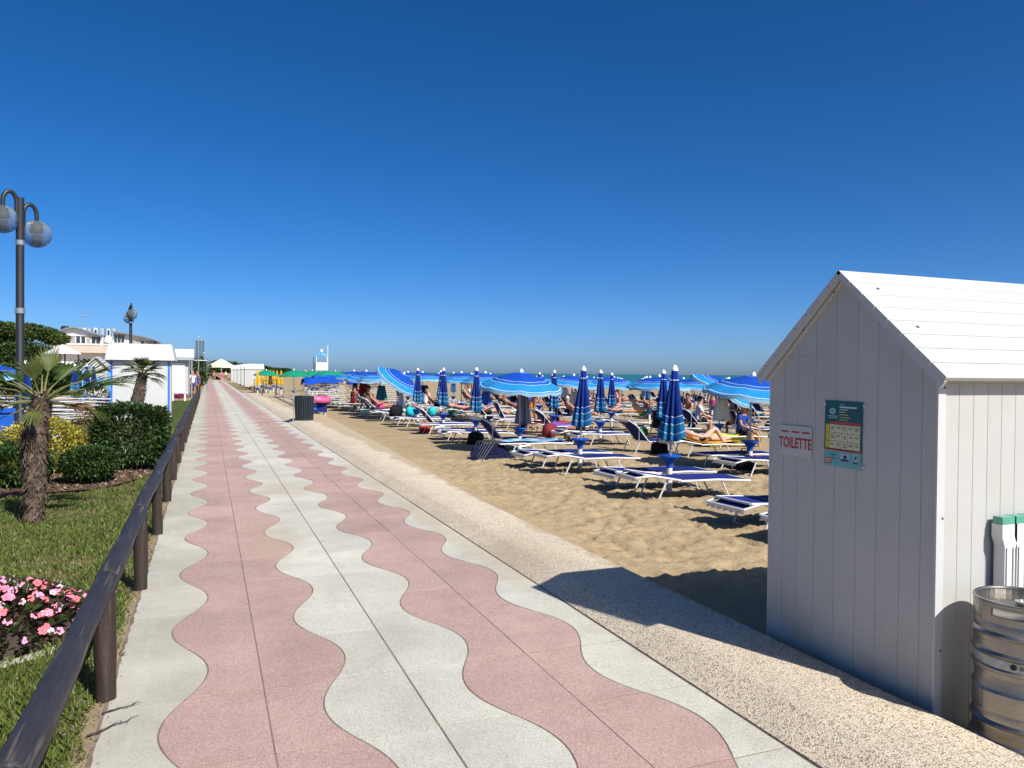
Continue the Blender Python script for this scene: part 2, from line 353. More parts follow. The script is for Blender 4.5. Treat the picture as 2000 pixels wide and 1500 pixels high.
# mulch chips
n=5200; x=RNG.uniform(-3.6,-.66,n); y=RNG.uniform(11.3,16,n); k=inbed(x,y); x,y=x[k],y[k]; n=len(x); a=RNG.uniform(0,pi,n); L=RNG.uniform(.012,.04,n); wd=L*.4; t=RNG.uniform(-.02,.02,n); z=.016+RNG.uniform(0,.015,n)
ca,sa=np.cos(a),np.sin(a)
v=np.stack([np.stack([x+ca*L*p-sa*wd*q,y+sa*L*p+ca*wd*q,z+t*p],-1) for p,q in((-1,-1),(1,-1),(1,1),(-1,1))],1).reshape(-1,3); i=np.arange(n)*4
tag(obj('mulch_chips',npmesh('mulch_chips',v,np.stack([i,i+1,i+2,i+3],-1),[mat('bark_chip',(.13,.07,.04),.9,.4,30),mat('pale_chip',(.36,.27,.17),.9,.3,30)],False,(RNG.random(n)<.3).astype(int))),'brown bark mulch chips under the shrubs','mulch',kind='stuff')
# twigs and gravel where lawn meets the concrete
n=1500; x=-.53+RNG.normal(0,.055,n); y=2.6+RNG.random(n)**1.5*12; s=RNG.uniform(.003,.008,n)
v=np.stack([np.stack([x+s*p,y+s*q,.002+s*r],-1) for p,q,r in((-1,-.6,0),(1,-.7,0),(.2,1,0),(0,.1,.45))],1).reshape(-1,3); i=np.arange(n)*4
F=np.concatenate([np.stack([i+a,i+b,i+c],-1) for a,b,c in((0,1,3),(1,2,3),(2,0,3))])
tag(obj('edge_gravel',npmesh('edge_gravel',v,F,mat('gravel_grit',(.27,.22,.15),.9,.3,60))),'loose grit along the edge of lawn and path','gravel',kind='stuff')
# ================================================================ log fence
def wood_extra(N,tc,c):
    mp=N.new('Mapping'); mp.inputs['Scale'].default_value=(30,1.3,30); N.link(tc,mp.inputs[0])
    g=N.noise(mp.outputs[0],1.,6,.65); c=N.mix(N.ramp(g,[(.54,0),(.66,.75)]),c,(.17,.13,.095))
    return N.mix(N.ramp(N.noise(mp.outputs[0],2.3,3),[(.3,.6),(.6,0)]),c,(.012,.01,.01))
M_LOG=mat('stained_log_rail',(.033,.031,.036),.62,.2,3,bump=.5,bscale=25,spec=.45,extra=wood_extra)
def wood_extra2(N,tc,c):
    mp=N.new('Mapping'); mp.inputs['Scale'].default_value=(30,30,1.3); N.link(tc,mp.inputs[0])
    g=N.noise(mp.outputs[0],1.,6,.65); return N.mix(N.ramp(g,[(.55,0),(.75,.6)]),c,(.13,.085,.055))
M_POST=mat('stained_log_post',(.04,.028,.022),.6,.2,3,bump=.5,bscale=25,spec=.3,extra=wood_extra2)
def log(p0,p1,r,n=14,seg=14):
    mb=MB(); p0,p1=Vector(p0),Vector(p1); ph=random.random()*9
    pts=[];R=[]
    for i in range(seg+1):
        t=i/seg; pts.append(p0.lerp(p1,t)+Vector((.006*sin(ph+t*5),0,.006*sin(ph*2+t*4)))); R.append(r*(1+.05*sin(ph+7*t)+.03*sin(ph+19*t)))
    d=(p1-p0).normalized()
    pts=[pts[0]-d*.0+d*0]+pts+[pts[-1]]; R=[R[0]*.82]+R+[R[-1]*.82]; pts[0]=pts[1]-d*.012; pts[-1]=pts[-2]+d*.012
    mb.tube(pts,R,n); return mb
def fence(label,posts,ends,xp,zr):
    t=thing('log_fence',label,'fence',(0,0,0),0,'log fences along the promenade')
    for y in posts: 
        o=log((0,0,-.3),(0,0,zr-.035),.05,12,8).build('post',M_POST,t,50); o.location=(xp(y)+.012,y,0); o.rotation_euler=(random.uniform(-.02,.02),random.uniform(-.03,.03),random.uniform(0,6))
    cuts=[ends[0]]+[y+.12 for y in posts if ends[0]+.5<y<ends[1]-.7]+[ends[1]]
    for a,b in zip(cuts,cuts[1:]):
        m=(a+b)/2; ra=random.uniform(.051,.056)
        o=log((0,a-m+.006,0),(0,b-m-.006,0),ra).build('rail',M_LOG,t,50); o.location=(xp(m),m,zr+random.uniform(-.008,.008)); o.rotation_euler=(random.uniform(-.006,.006),0,random.uniform(-.006,.006))
fence('dark brown log rail fence in the foreground beside the lawn',[.2,2.2,4.3,6.38,8.48,10.56,12.62],(-1,13.45),lambda y:-.475-.004*y*.3,.565)
fence('dark log rail fence running on behind the nearer one to the kiosk',[14.9+2.1*i for i in range(18)],(14.5,51.),lambda y:-.5,.56)
# ================================================================ toilet cabin
def white_extra(N,tc,c):
    sz=N.new('SeparateXYZ'); N.link(tc,sz.inputs[0]); f=N.math('SUBTRACT',N.noise(tc,5,6,.7),N.math('MULTIPLY',sz.outputs[2],.55)); c=N.mix(N.ramp(f,[(.3,0),(.62,.55)]),c,(.36,.3,.2))
    s=N.noise(tc,2.2,6,.65); c=N.mix(N.ramp(s,[(.5,0),(.75,.42)]),c,(.4,.37,.28)); 
    mp=N.new('Mapping'); mp.inputs['Scale'].default_value=(9,9,1.2); N.link(tc,mp.inputs[0]); s=N.noise(mp.outputs[0],1.5,6,.7); return N.mix(N.ramp(s,[(.62,0),(.8,.22)]),c,(.42,.4,.33))
M_BOARD=mat('white_pvc_board',(.475,.468,.435),.42,.03,3,extra=white_extra,rnd=.025)
M_ROOF=mat('white_roof_board',(.54,.535,.51),.45,.03,3,rnd=.02)
M_GAP=mat('dark_gap',(.42,.42,.4),.8,.1)
M_SCREW=mat('rusty_screw',(.12,.07,.04),.6,.2,20)
def cabin(label,loc,rz,Lx=2.3,wd=1.155,zb=-.12,ze=1.7,zr=2.222,fine=True,wallm=None,group=None,name='beach_cabin',ov=.05):
    """gable end at local x=0 facing -x, ridge along +x; y centred"""
    t=thing(name,label,'cabin',loc,rz,group); h=wd/2; wallm=wallm or M_BOARD; th=.022
    sl=(zr-ze)/(h); 
    top=lambda y: zr-.02-abs(y)*sl-.018
    nb=9 if fine else 5; bw=wd/nb
    core=MB(); poly=[(-h+.012,zb),(h-.012,zb),(h-.012,top(h)-.01),(0,top(0)-.01),(-h+.012,top(h)-.01)]
    core.prism(poly,.02,Lx-.02,f=lambda p:Vector((p.z,p.x,p.y))); core.build('wall_core',M_GAP,t)
    ws=[bw]*nb
    if fine: ws=[.085,.12,.145,.135,.15,.15,.14,.115,.115]; s_=sum(ws); ws=[q*wd/s_ for q in ws]
    y=-h
    for q in ws:
        a,b=y+.0007,y+q-.0007; y+=q; e=.0018
        def col(a,b,x): 
            pts=[(a,zb),(b,zb),(b,top(b))]+([(0,top(0))] if a<0<b else [])+[(a,top(a))]; return pts
        P=col(a,b,0); n=len(P); mb=MB(); cy=(a+b)/2
        inn=[(cy+(p[0]-cy)*(1-2*e/(b-a)),p[1]) for p in P]
        mb.add([(0,)+p for p in inn]+[(e,)+p for p in P]+[(.019,)+p for p in P],[tuple(range(n-1,-1,-1))]+[(i,(i+1)%n,n+(i+1)%n,n+i) for i in range(n)]+[(n+i,n+(i+1)%n,2*n+(i+1)%n,2*n+i) for i in range(n)])
        mb.build('front_board',wallm,t)
    # side boards
    sw=.098 if fine else .3; ns=int((Lx-.05)/sw)
    for s in ((-1,1) if fine else (-1,1)):
        for i in range(ns):
            a=.045+i*sw; b=a+sw-.0014; mb=MB(); e=.002; y0=s*h; y1=s*(h-.019)
            P=[(a,zb),(b,zb),(b,top(h)),(a,top(h))]; inn=[(a+e,zb),(b-e,zb),(b-e,top(h)),(a+e,top(h))]
            mb.add([(p[0],y0,p[1]) for p in inn]+[(p[0],y0-s*e,p[1]) for p in P]+[(p[0],y1,p[1]) for p in P],[(0,1,2,3)]+[(i,(i+1)%4,4+(i+1)%4,4+i) for i in range(4)]+[(4+i,4+(i+1)%4,8+(i+1)%4,8+i) for i in range(4)])
            mb.build('side_board',wallm,t)
    for s in (-1,1):
        mb=MB(); mb.box((.021,s*(h+.001),(zb+top(h))/2),(.05,.012,top(h)-zb)); o=mb.build('corner_trim',M_ROOF,t)
        if fine:
            for z in (.35,.98,1.6):
                q=MB(); q.lathe([(0,.004),(.005,.003),(.006,0)],8); sc=q.build('screw',M_SCREW,o); sc.location=(.035,s*(h+.007),z); sc.rotation_euler=(-s*pi/2,0,0)
    # roof planks
    ev=h+.088; ez=zr-ev*(zr-1.667)/.6435 if fine else zr-ev*sl; ang=atan2(zr-ez,ev); Ls=sqrt(ev*ev+(zr-ez)**2); npk=8 if fine else 3
    for s in (-1,1):
        for i in range(npk):
            a=Ls*i/npk+.001; b=Ls*(i+1)/npk-.0035
            mb=MB(); P=[]
            for d,z in ((a,-.022),(a,-.004),(a+.004,0),(b-.004,0),(b,-.004),(b,-.022)):
                yy=d*cos(ang)+z*sin(ang); zz=zr-d*sin(ang)+z*cos(ang); P.append((s*yy,zz))
            xs_=(-ov,Lx+ov); mb.add([(x,p[0],p[1]) for x in xs_ for p in P],[(0,1,2,3,4,5),(11,10,9,8,7,6)]+[(i,6+i,6+(i+1)%6,(i+1)%6) for i in range(6)])
            o=mb.build('roof_plank',M_ROOF,t)
            if fine and s<0 and i in (1,4):
                for xx in (.1,):
                    q=MB(); q.lathe([(0,.006),(.008,.004),(.01,0)],8); d=(a+b)/2; sc=q.build('screw',M_SCREW,o); sc.location=(xx,s*d*cos(ang),zr-d*sin(ang)); sc.rotation_euler=(-s*ang*-1 if s>0 else ang,0,0)
        # rake trim under the roof edge and inner batten
        for (d0,d1,zt,x0,x1) in ((.0,Ls,-.026,-ov+.004,-ov+.02),(.0,Ls-.03,-.024,-.018,.0)):
            mb=MB(); P=[]
            for d,z in ((d0,zt),(d1,zt),(d1,zt-(.035 if x0<-.03 else .05)),(d0,zt-(.035 if x0<-.03 else .05))):
                P.append((s*max(0.0005,d*cos(ang)+z*sin(ang)),zr-d*sin(ang)+z*cos(ang)))
            mb.add([(x,p[0],p[1]) for x in (x0,x1) for p in P],[(0,1,2,3),(7,6,5,4)]+[(i,4+i,4+(i+1)%4,(i+1)%4) for i in range(4)]); o=mb.build('rake_trim',M_ROOF,t)
            if fine and x0>-.03:
                for d in (.12,.42,.7):
                    q=MB(); q.lathe([(0,.004),(.005,.003),(.006,0)],8); sc=q.build('screw',M_SCREW,o); sc.location=(-.019,s*(d*cos(ang)-.045*sin(ang)),zr-d*sin(ang)-.045*cos(ang)); sc.rotation_euler=(0,-pi/2,0)
        mb=MB(); mb.box((Lx/2,s*(h+.016),top(h)-.022),(Lx+.02,.02,.03)); mb.build('eave_trim',M_ROOF,t)
    if fine:
        mb=MB(); mb.box((0,0,0),(.003,.012,.005)); 
    return t
HX,HY=3.205,3.208
cabin('white board toilet cabin with gable roof in the right foreground',(HX,HY,0),0,name='toilet_cabin')
def text_mesh(s,size,ext=.0008,sx=1.,off=0.):
    cu=bpy.data.curves.new('txt','FONT'); cu.body=s; cu.size=size; cu.extrude=ext; cu.offset=off; cu.align_x='CENTER'; cu.align_y='CENTER'; cu.resolution_u=3
    o=bpy.data.objects.new('txt',cu); COL.objects.link(o); dg=bpy.context.evaluated_depsgraph_get(); me=bpy.data.meshes.new_from_object(o.evaluated_get(dg)); bpy.data.objects.remove(o)
    for v in me.vertices: v.co.x*=sx
    return me
# wall-mounted flat things: local x -> world -Y (to the viewer's right), local y -> world Z
def wall_thing(name,label,cat,y,z,tilt=0): 
    t=thing(name,label,cat,(HX-.003,y,z)); t.rotation_euler=Matrix(((0,0,-1),(-1,0,0),(0,1,0))).to_euler(); t.rotation_euler=(Matrix(((0,0,-1),(-1,0,0),(0,1,0)))@Matrix.Rotation(tilt,3,'Z')).to_euler(); return t
def plate(t,name,x,y,w_,h_,z0,z1,m): return MB().box((x,y,(z0+z1)/2),(w_,h_,z1-z0)).build(name,m,t)
M_RED=mat('red_sign_paint',(.42,.015,.03),.5,.1,30); M_SIGN=mat('sign_plate',(.52,.515,.49),.4,.04,4)
SY,SZ,PY,PZ=3.567,1.268,3.206,1.335
sg=wall_thing('toilet_sign','white TOILETTE sign with red letters on the cabin wall','sign',SY,SZ)
sg.scale=(1.2,1.25,1)
plate(sg,'sign_plate',0,0,.222,.142,0,.004,M_SIGN)
me=text_mesh('TOILETTE',.062,.0006,.82,.0012); me.materials.append(M_RED); me.name='lettering'
for v in me.vertices: v.co.y*=1.12
obj('lettering',me,sg,(0,-.012,.0048))
for i in (-1,0,1): plate(sg,'red_dash',i*.071+.002,.042,.052,.0075,.004,.0052,M_RED)
# poster
def pm(n,c): return mat('print_'+n,c,.45,.05,20,spec=.3)
po=wall_thing('activity_poster','green and yellow weekly timetable poster taped to the cabin wall','poster',PY,PZ,-.012)
PW,PH=.222,.375; po.scale=(1.19,.955,1)
plate(po,'paper',0,0,PW,PH,0,.002,pm('navy_teal',(.008,.10,.13)))
plate(po,'footer_panel',0,-PH/2+.045,PW-.001,.09,.002,.0026,pm('aqua',(.15,.42,.42)))
plate(po,'red_band',0,-PH/2+.096,PW-.004,.013,.002,.0027,pm('red',(.5,.06,.05)))
plate(po,'header_row',.012,.062,.178,.014,.002,.0027,pm('red',(.5,.06,.05)))
cw,chh=.0345,.0455
for r in range(3):
    y=.029-r*(chh+.0025)
    plate(po,'time_cell',-.092,y,.021,chh,.002,.0027,pm('yellow',(.62,.5,.02)))
    for c in range(5):
        x=-.062+c*(cw+.0018)
        cell=plate(po,'timetable_cell',x,y,cw,chh,.002,.0027,pm('cream',(.66,.62,.4)))
        for i in range(random.randint(2,3)): MB().box((x+random.uniform(-.002,.002),y+.011-i*.0085,.003),(random.uniform(.014,.024),.0035,.0006)).build('print_line',pm('ink',(.05,.05,.05)),cell)
for i,(wd,c) in enumerate(((.03,(.3,.4,.2)),(.1,(.6,.65,.65)),(.05,(.4,.6,.65)),(.035,(.5,.5,.1)),(.05,(.5,.5,.1)),(.062,(.5,.5,.1)),(.05,(.3,.5,.2)))):
    plate(po,'print_line',-.022+wd/2,.168-i*.0145,wd,.0085 if i==1 else .0045,.002,.0026,pm('line%d'%i,c))
mb=MB(); mb.lathe([(0,.0004),(.018,.0004),(.018,0)],20,(-.064,.128,.0024)); mb.build('emblem_disc',pm('palegreen',(.5,.55,.4)),po)
mb=MB(); mb.lathe([(0,.0004),(.012,.0004),(.012,0)],16,(-.064,.128,.0029)); mb.build('emblem_centre',pm('sky',(.08,.35,.5)),po)
for i in range(2): plate(po,'print_line',-.062,.1-i*.01,.055,.003,.002,.0026,pm('line1',(.6,.65,.65)))
plate(po,'red_badge',-.086,-.158,.04,.036,.0026,.0031,pm('redorange',(.5,.09,.04)))
for i in range(3): plate(po,'print_line',-.086,-.149-i*.009,.03,.003,.0031,.0035,pm('line1',(.6,.65,.65)))
plate(po,'windmill_mast',-.052,-.128,.004,.034,.0026,.003,pm('darkteal',(.01,.08,.1))); plate(po,'windmill_bar',-.052,-.122,.044,.003,.003,.0033,pm('darkteal',(.01,.08,.1))); plate(po,'windmill_foot',-.052,-.143,.026,.004,.003,.0033,pm('darkteal',(.01,.08,.1)))
ph=plate(po,'photo_panel',.016,-.131,.05,.042,.0026,.003,pm('photo',(.4,.5,.6))); MB().lathe([(0,.0004),(.011,.0004),(.011,0)],14,(.018,-.128,.003)).build('photo_shape',pm('navy',(.01,.03,.15)),ph); plate(ph,'photo_shape',.016,-.146,.046,.012,.003,.0034,pm('ink',(.05,.05,.05)))
lg=plate(po,'logo_panel',.078,-.125,.022,.04,.0026,.003,pm('photo',(.4,.5,.6))); MB().prism([(-.004,-.012),(.006,-.01),(.007,.002),(.003,.012),(-.003,.004),(-.007,-.004)],.003,.0034,f=lambda p:p+Vector((.078,-.122,0))).build('logo_shape',pm('darkteal',(.01,.08,.1)),lg); plate(lg,'logo_caption',.078,-.153,.03,.008,.003,.0034,pm('darkteal',(.01,.08,.1)))
for (x,y) in ((-.118,.165),(.125,.17),(.122,-.17),(-.12,-.1)): plate(po,'tape_strip',x*.97,y,.018,.012,.0021,.0025,mat('clear_tape',(.6,.6,.58),.25,.05))
# faint old fixing marks on the cabin wall
mk=wall_thing('wall_stain_frame','faint outline of a removed board above the TOILETTE sign','mark',3.56,1.52); 
M_MARK=mat('faded_glue',(.6,.6,.58),.6,.1)
for (x,y,a,b) in ((-.06,.22,.002,.0),(0,.235,.2,.0022),(-.1,.02,.0022,.43)): 
    if b: plate(mk,'glue_line',x,y,a,b,0,.0015,M_MARK)
# ================================================================ kegs and white panels beside the cabin
def steel_extra(N,tc,c):
    mp=N.new('Mapping'); mp.inputs['Scale'].default_value=(3,3,60); N.link(tc,mp.inputs[0]); b=N.n['Principled BSDF']
    N.link(N.ramp(N.noise(mp.outputs[0],1,4),[(.3,.24),(.7,.5)]),b.inputs['Roughness'])
    return N.mix(N.ramp(N.noise(tc,7,6,.7),[(.5,0),(.75,.6)]),c,(.25,.2,.14))
M_STEEL=mat('scuffed_steel',(.33,.315,.285),.35,.12,8,metal=.95,extra=steel_extra); M_KBAND=mat('keg_print_band',(.42,.42,.4),.5,.2,25,metal=.6); M_INK=mat('black_print',(.02,.02,.022),.6,.1)
def keg(label,loc,rz,H=.395,r=.2,txt=None):
    t=thing('steel_keg',label,'keg',loc,rz,'steel kegs stacked by the cabin')
    pr=[(.0,.05),(.15,.045),(.178,.03),(.18,.06),(r-.008,.065),(r-.006,.085),(r,.09),(r,.1),(r-.006,.107),(r-.006,.15),(r-.001,.155),(r+.004,.163),(r-.001,.171),(r-.006,.176),(r-.006,.235),(r-.001,.24),(r+.004,.248),(r-.001,.256),(r-.006,.261),(r-.006,.3),(r-.012,.315),(r-.03,.332),(.1,.352),(.03,.356),(.03,.365),(0,.365)]
    MB().lathe(pr,40).build('body',M_STEEL,t,30)
    # top chime with two hand holes
    def chime(z0,z1,holes):
        mb=MB(); n=48; rows=[z0,z0+.03*(z1-z0)/.08,z0+.06*(z1-z0)/.08,z1]; 
        for i in range(n):
            a0,a1=2*pi*i/n,2*pi*(i+1)/n
            for j in range(3):
                if holes and j==1 and (i%24 in (0,1,2,3,4)): continue
                for rr,fl in ((r-.004,0),(r-.012,1)):
                    q=[(rr*cos(a0),rr*sin(a0),rows[j]),(rr*cos(a1),rr*sin(a1),rows[j]),(rr*cos(a1),rr*sin(a1),rows[j+1]),(rr*cos(a0),rr*sin(a0),rows[j+1])]
                    mb.add(q,[(3,2,1,0) if fl else (0,1,2,3)])
        ring=[(( r-.008)*cos(2*pi*i/48),(r-.008)*sin(2*pi*i/48),z1) for i in range(49)]; mb.tube(ring,.008,8)
        return mb
    chime(.3,H-.008,True).build('top_chime',M_STEEL,t,30); 
    mb=MB(); mb.lathe([(r-.012,.068),(r-.01,.012),(r-.006,.0),(r-.018,.0),(r-.022,.06)],40); mb.build('bottom_chime',M_STEEL,t,30)
    mb=MB(); mb.lathe([(.036,.366),(.036,.376),(.02,.378),(.012,.37),(0,.37)],20); mb.build('valve',M_CHROME,t,30)
    mb=MB(); mb.lathe([(r-.0055,.018+.092),(r-.0045,.018+.093),(r-.0045,.018+.13),(r-.0055,.018+.131)],40); bd=mb.build('printed_band',M_KBAND,t,30)
    for (s,a0,sz,z) in (txt or []):
        me=text_mesh(s,sz,.0004,.9); me.materials.append(M_INK)
        for v in me.vertices:
            a=a0+v.co.x/r; rr=r-.0032+v.co.z; v.co=Vector((rr*cos(a),rr*sin(a),z+v.co.y))
        obj('lettering',me,bd)
    for a0 in (3.62,3.74):
        mb=MB(); mb.lathe([(0,.001),(.013,.001),(.013,0)],14,m=0); o=mb.build('emblem',M_INK,bd); o.location=((r-.0045)*cos(a0),(r-.0045)*sin(a0),.13); o.rotation_euler=(pi/2,0,a0+pi/2)
        break
    return t
keg('lower steel keg of the stack beside the toilet cabin',(3.405,2.34,-.12),.95,txt=[('A',3.95,.05,.135),('A  C',4.25,.03,.135)])
keg('upper steel keg with hand hole, on top of the other keg',(3.405,2.34,.272),-.05,txt=[('88 LT 30',3.95,.026,.13)])
wp=thing('white_panel_stack','upright white plastic panels with green cap leaning behind the kegs','panel',(3.575,2.583,-.12)); M_TEALP=mat('green_plastic_cap',(.08,.33,.24),.2,.1,8,spec=.6)
for i in range(3):
    x=i*.085; mb=MB(); mb.prism([(0,0),(.07,0),(.07,.93),(.085,.98),(.085,1.06),(-.018,1.06),(-.018,1.0),(0,.955)],-.028,.028,f=lambda p:Vector((p.x+x,p.z,p.y))); pn=mb.build('panel',M_WHITE,wp)
    mb=MB(); mb.box((x+.012,-.0325,.5),(.008,.004,.9)); mb.box((x+.058,-.0325,.5),(.008,.004,.9)); mb.build('panel_rib',M_WHITE,pn)
    mb=MB(); mb.box((x+.034,0,1.079),(.096,.05,.034)); mb.build('green_cap',M_TEALP,pn)
# ================================================================ litter bin
M_BIN=mat('bin_dark_slat',(.02,.032,.036),.5,.15,5,rnd=.35)
bn=thing('litter_bin','dark slatted litter bin standing on the kerb edge','litter bin',(2.87,25.3,.088))
MB().lathe([(0,.01),(.24,.01),(.26,.75),(.25,.75),(.23,.05),(0,.05)],24).build('liner',M_DARKM,bn)
for i in range(30):
    a=2*pi*i/30; mb=MB(); mb.tube([(.262*cos(a),.262*sin(a),.0),(.285*cos(a),.285*sin(a),.75)],.022,6); mb.build('slat',M_BIN,bn)
MB().lathe([(.27,.74),(.305,.745),(.305,.775),(.27,.78)],28).build('rim',M_BIN,bn); MB().lathe([(.25,0),(.29,0),(.29,.04),(.25,.045)],28).build('base_ring',M_BIN,bn)
MB().box((-.33,.05,.42),(.03,.03,.9)).build('support_post',M_GREYALU,bn)
# ================================================================ street lamps
M_GLASS=mat('smoked_globe',(.5,.55,.58),.06,0,trans=.85,spec=.5); M_GLASS.node_tree.nodes['Principled BSDF'].inputs['IOR'].default_value=1.06
AR=.105; XO=.05+2*AR
def lamp(label,loc,rz,H=4.45,arms=(0,pi),g=.23):
    t=thing('street_lamp',label,'street lamp',loc,rz,'globe lamps of the promenade')
    MB().lathe([(.085,-.05),(.085,.9),(.062,.95),(.062,H),(.0,H+.01)],14).build('pole',M_DARKM,t,40)
    MB().lathe([(.07,2.55),(.078,2.56),(.078,2.64),(.07,2.65)],14).build('pole_band',M_CHROME,t)
    MB().lathe([(.064,H-.78),(.075,H-.77),(.075,H-.7),(.064,H-.69)],14).build('collar',M_CHROME,t)
    for i,a in enumerate(arms):
        zt=H+(.06 if i==0 else -.1); c,s=cos(a),sin(a); pts=[]
        for k in range(11):
            b=pi*k/10; R=AR; pts.append(((.05+R-R*cos(b))*c,(.05+R-R*cos(b))*s,zt-.16+R*1.7*sin(b)))
        pts=[(.05*c,.05*s,zt-.5)]+pts+[(XO*c,XO*s,zt-.3)]
        ar=MB().tube(pts,.034,10).build('arm',M_DARKM,t,60)
        hd=MB().lathe([(.035,0),(.075,-.03),(.1,-.12),(.09,-.17),(.02,-.18)],14,(XO*c,XO*s,zt-.27)).build('lamp_head',M_DARKM,t,40)
        for k in range(5): MB().lathe([(.055,-.2-k*.035),(.085,-.205-k*.035),(.085,-.21-k*.035),(.055,-.213-k*.035)],16,(XO*c,XO*s,zt-.27)).build('louvre_ring',mat('louvre_ring',(.4,.33,.25),.4,.1,metal=.5),hd)
        mb=MB(); prof=[(g*sin(pi*k/14)*1.0,-g*cos(pi*k/14)) for k in range(15)]; mb.lathe(prof,24,(XO*c,XO*s,zt-.27-g*.82)); mb.build('globe',M_GLASS,t,60)
    return t
lamp('tall double globe street lamp behind the nearest palm',(-2.87,14.7,0),0,arms=(radians(-21.6+238),radians(-21.6+58)),g=.225)
lamp('globe street lamp rising behind the white kiosk',(-3.2,38.,0),radians(20),H=4.5,arms=(-pi/2-.1,pi/2))
lamp('small distant globe lamp left of the path, before the tower',(-2.6,150,0),0,H=4.6)
lamp('smallest far globe lamp left of the path end',(-2.2,200,0),0,H=4.6)
# ================================================================ plants
def leaf_cloud(pts,nrm,L,wd,mats,mi,fold=.35,droop=.3):
    """leaf = 2 quads folded along the midrib, 6 verts; pts base points, nrm outward directions"""
    n=len(pts); L=np.broadcast_to(L,(n,)); wd=np.broadcast_to(wd,(n,))
    d=nrm+RNG.normal(0,.55,(n,3)); d/=np.linalg.norm(d,axis=1)[:,None]
    up=np.array([0,0,1.])+RNG.normal(0,.35,(n,3)); s=np.cross(d,up); s/=np.linalg.norm(s,axis=1)[:,None]+1e-9; u=np.cross(s,d)
    mid=pts+d*(L*.5)[:,None]; tip=pts+d*L[:,None]-u*(L*droop*RNG.random(n))[:,None]
    lift=u*(wd*fold)[:,None]; v=np.stack([pts,mid-s*(wd/2)[:,None]+lift,tip,mid+s*(wd/2)[:,None]+lift,mid*1.0],1).reshape(-1,3)
    i=np.arange(n)*5; F=np.concatenate([np.stack([i,i+4,i+2,i+1],-1),np.stack([i,i+3,i+2,i+4],-1)])
    return v,F,np.concatenate([mi,mi])
M_STEM=mat('shrub_stem',(.2,.16,.12),.8,.25,12,bump=.4,bscale=60)
LF_DARK=leafmat('laurel_leaf_dark',(.03,.06,.017),.12,.32); LF_MIDG=leafmat('laurel_leaf_green',(.06,.11,.025),.2,.35); LF_YEL=leafmat('golden_leaf',(.62,.52,.08),.25,.5); LF_BROWN=leafmat('bronze_leaf',(.13,.075,.035),.2,.5); LF_BRIGHT=leafmat('bright_leaf',(.09,.15,.03),.25,.45); LF_LGREY=leafmat('pale_green_leaf',(.15,.19,.08),.2,.5)
def shrub(name,label,c,half,h,n,mats,wts,L=(.045,.075),shape='round',z0=.1,stems=6,seed=1,group=None,rag=.1):
    t=thing(name,label,'shrub',c,0,group); r=np.random.default_rng(seed)
    d=r.normal(0,1,(n,3)); d/=np.linalg.norm(d,axis=1)[:,None]
    if shape=='box':
        d=r.uniform(-1,1,(n,3)); d/=np.max(np.abs(d),axis=1)[:,None]; d=np.sign(d)*np.abs(d)**.9*(1-.12*(np.abs(d).prod(1)[:,None]))
    rad=r.uniform(.35,1,n)**.35
    ph=d@r.normal(0,2.6,(3,4)); rad=rad*(1+rag*np.sin(ph*1.7).sum(1)*.4)
    k=r.random(n)<.06; rad=np.where(k,rad*1.1,rad)
    m=np.max(np.abs(d),axis=1) if shape=='box' else 1
    P=np.stack([d[:,0]*rad*half[0]*.95,d[:,1]*rad*half[1]*.95,z0+(h-z0)*.5+d[:,2]*rad*(h-z0)*.5],-1)
    nr=d/np.linalg.norm(d,axis=1)[:,None]; nr[:,2]+=.25
    mi=r.choice(len(mats),n,p=wts); ll=r.uniform(*L,n)
    v,F,mm=leaf_cloud(P,nr,ll,ll*.42,mats,mi); obj('foliage',npmesh('foliage',v,F,mats,False,mm),t)
    for i in range(stems):
        a=2*pi*i/stems+r.random(); b=r.uniform(.15,.6); mb=MB(); p0=(half[0]*.25*cos(a),half[1]*.25*sin(a),-.03); p1=(half[0]*b*cos(a),half[1]*b*sin(a),h*.75)
        pm_=((p0[0]+p1[0])/2+.03*r.normal(),(p0[1]+p1[1])/2,(p0[2]+p1[2])*.45); mb.tube([p0,pm_,p1],[.016,.012,.005],6); mb.build('stem',M_STEM,t)
    return t
shrub('clipped_shrub','big dark green clipped laurel shrub in front of the kiosk',(-1.17,14.25,0),(.58,.55),1.03,9000,[LF_DARK,LF_MIDG,LF_BRIGHT],[.62,.33,.05],(.06,.1),'box',.1,9,2,rag=.06)
shrub('clipped_shrub','round dark green shrub right beside the nearest palm trunk',(-1.6,12.65,0),(.4,.4),.53,5200,[LF_DARK,LF_MIDG,LF_BRIGHT],[.45,.42,.13],(.045,.07),'round',.03,5,3,rag=.07)
shrub('clipped_shrub','dark green shrub at the left edge, left of the nearest palm',(-2.5,12.5,0),(.5,.45),.58,5200,[LF_DARK,LF_MIDG,LF_BRIGHT],[.45,.42,.13],(.05,.08),'round',.03,5,4)
shrub('golden_shrub','yellow golden-leaved shrub behind the nearest palm',(-2.38,13.9,0),(.66,.5),.9,9000,[LF_YEL,LF_LGREY,LF_MIDG],[.74,.16,.1],(.04,.065),'round',.05,6,5)
shrub('golden_shrub','small patch of yellow leaves by the end of the nearer log fence',(-.72,15.3,0),(.17,.25),.62,700,[LF_YEL,LF_BRIGHT],[.5,.5],(.04,.06),'round',.05,3,6)
shrub('bronze_shrub','thin reddish brown shrub between golden shrub and dark laurel',(-1.98,15.0,0),(.38,.35),.86,2600,[LF_BROWN,LF_MIDG,LF_YEL],[.66,.24,.1],(.03,.055),'round',.05,7,7,rag=.2)
shrub('round_shrub','green shrub with pale flowers beside the small blue and white cabin',(-4.1,33.5,0),(.8,.6),.95,1500,[LF_MIDG,LF_DARK,mat('pale_petal',(.7,.62,.5),.6)],[.5,.4,.1],(.08,.12),'round',.05,4,8)
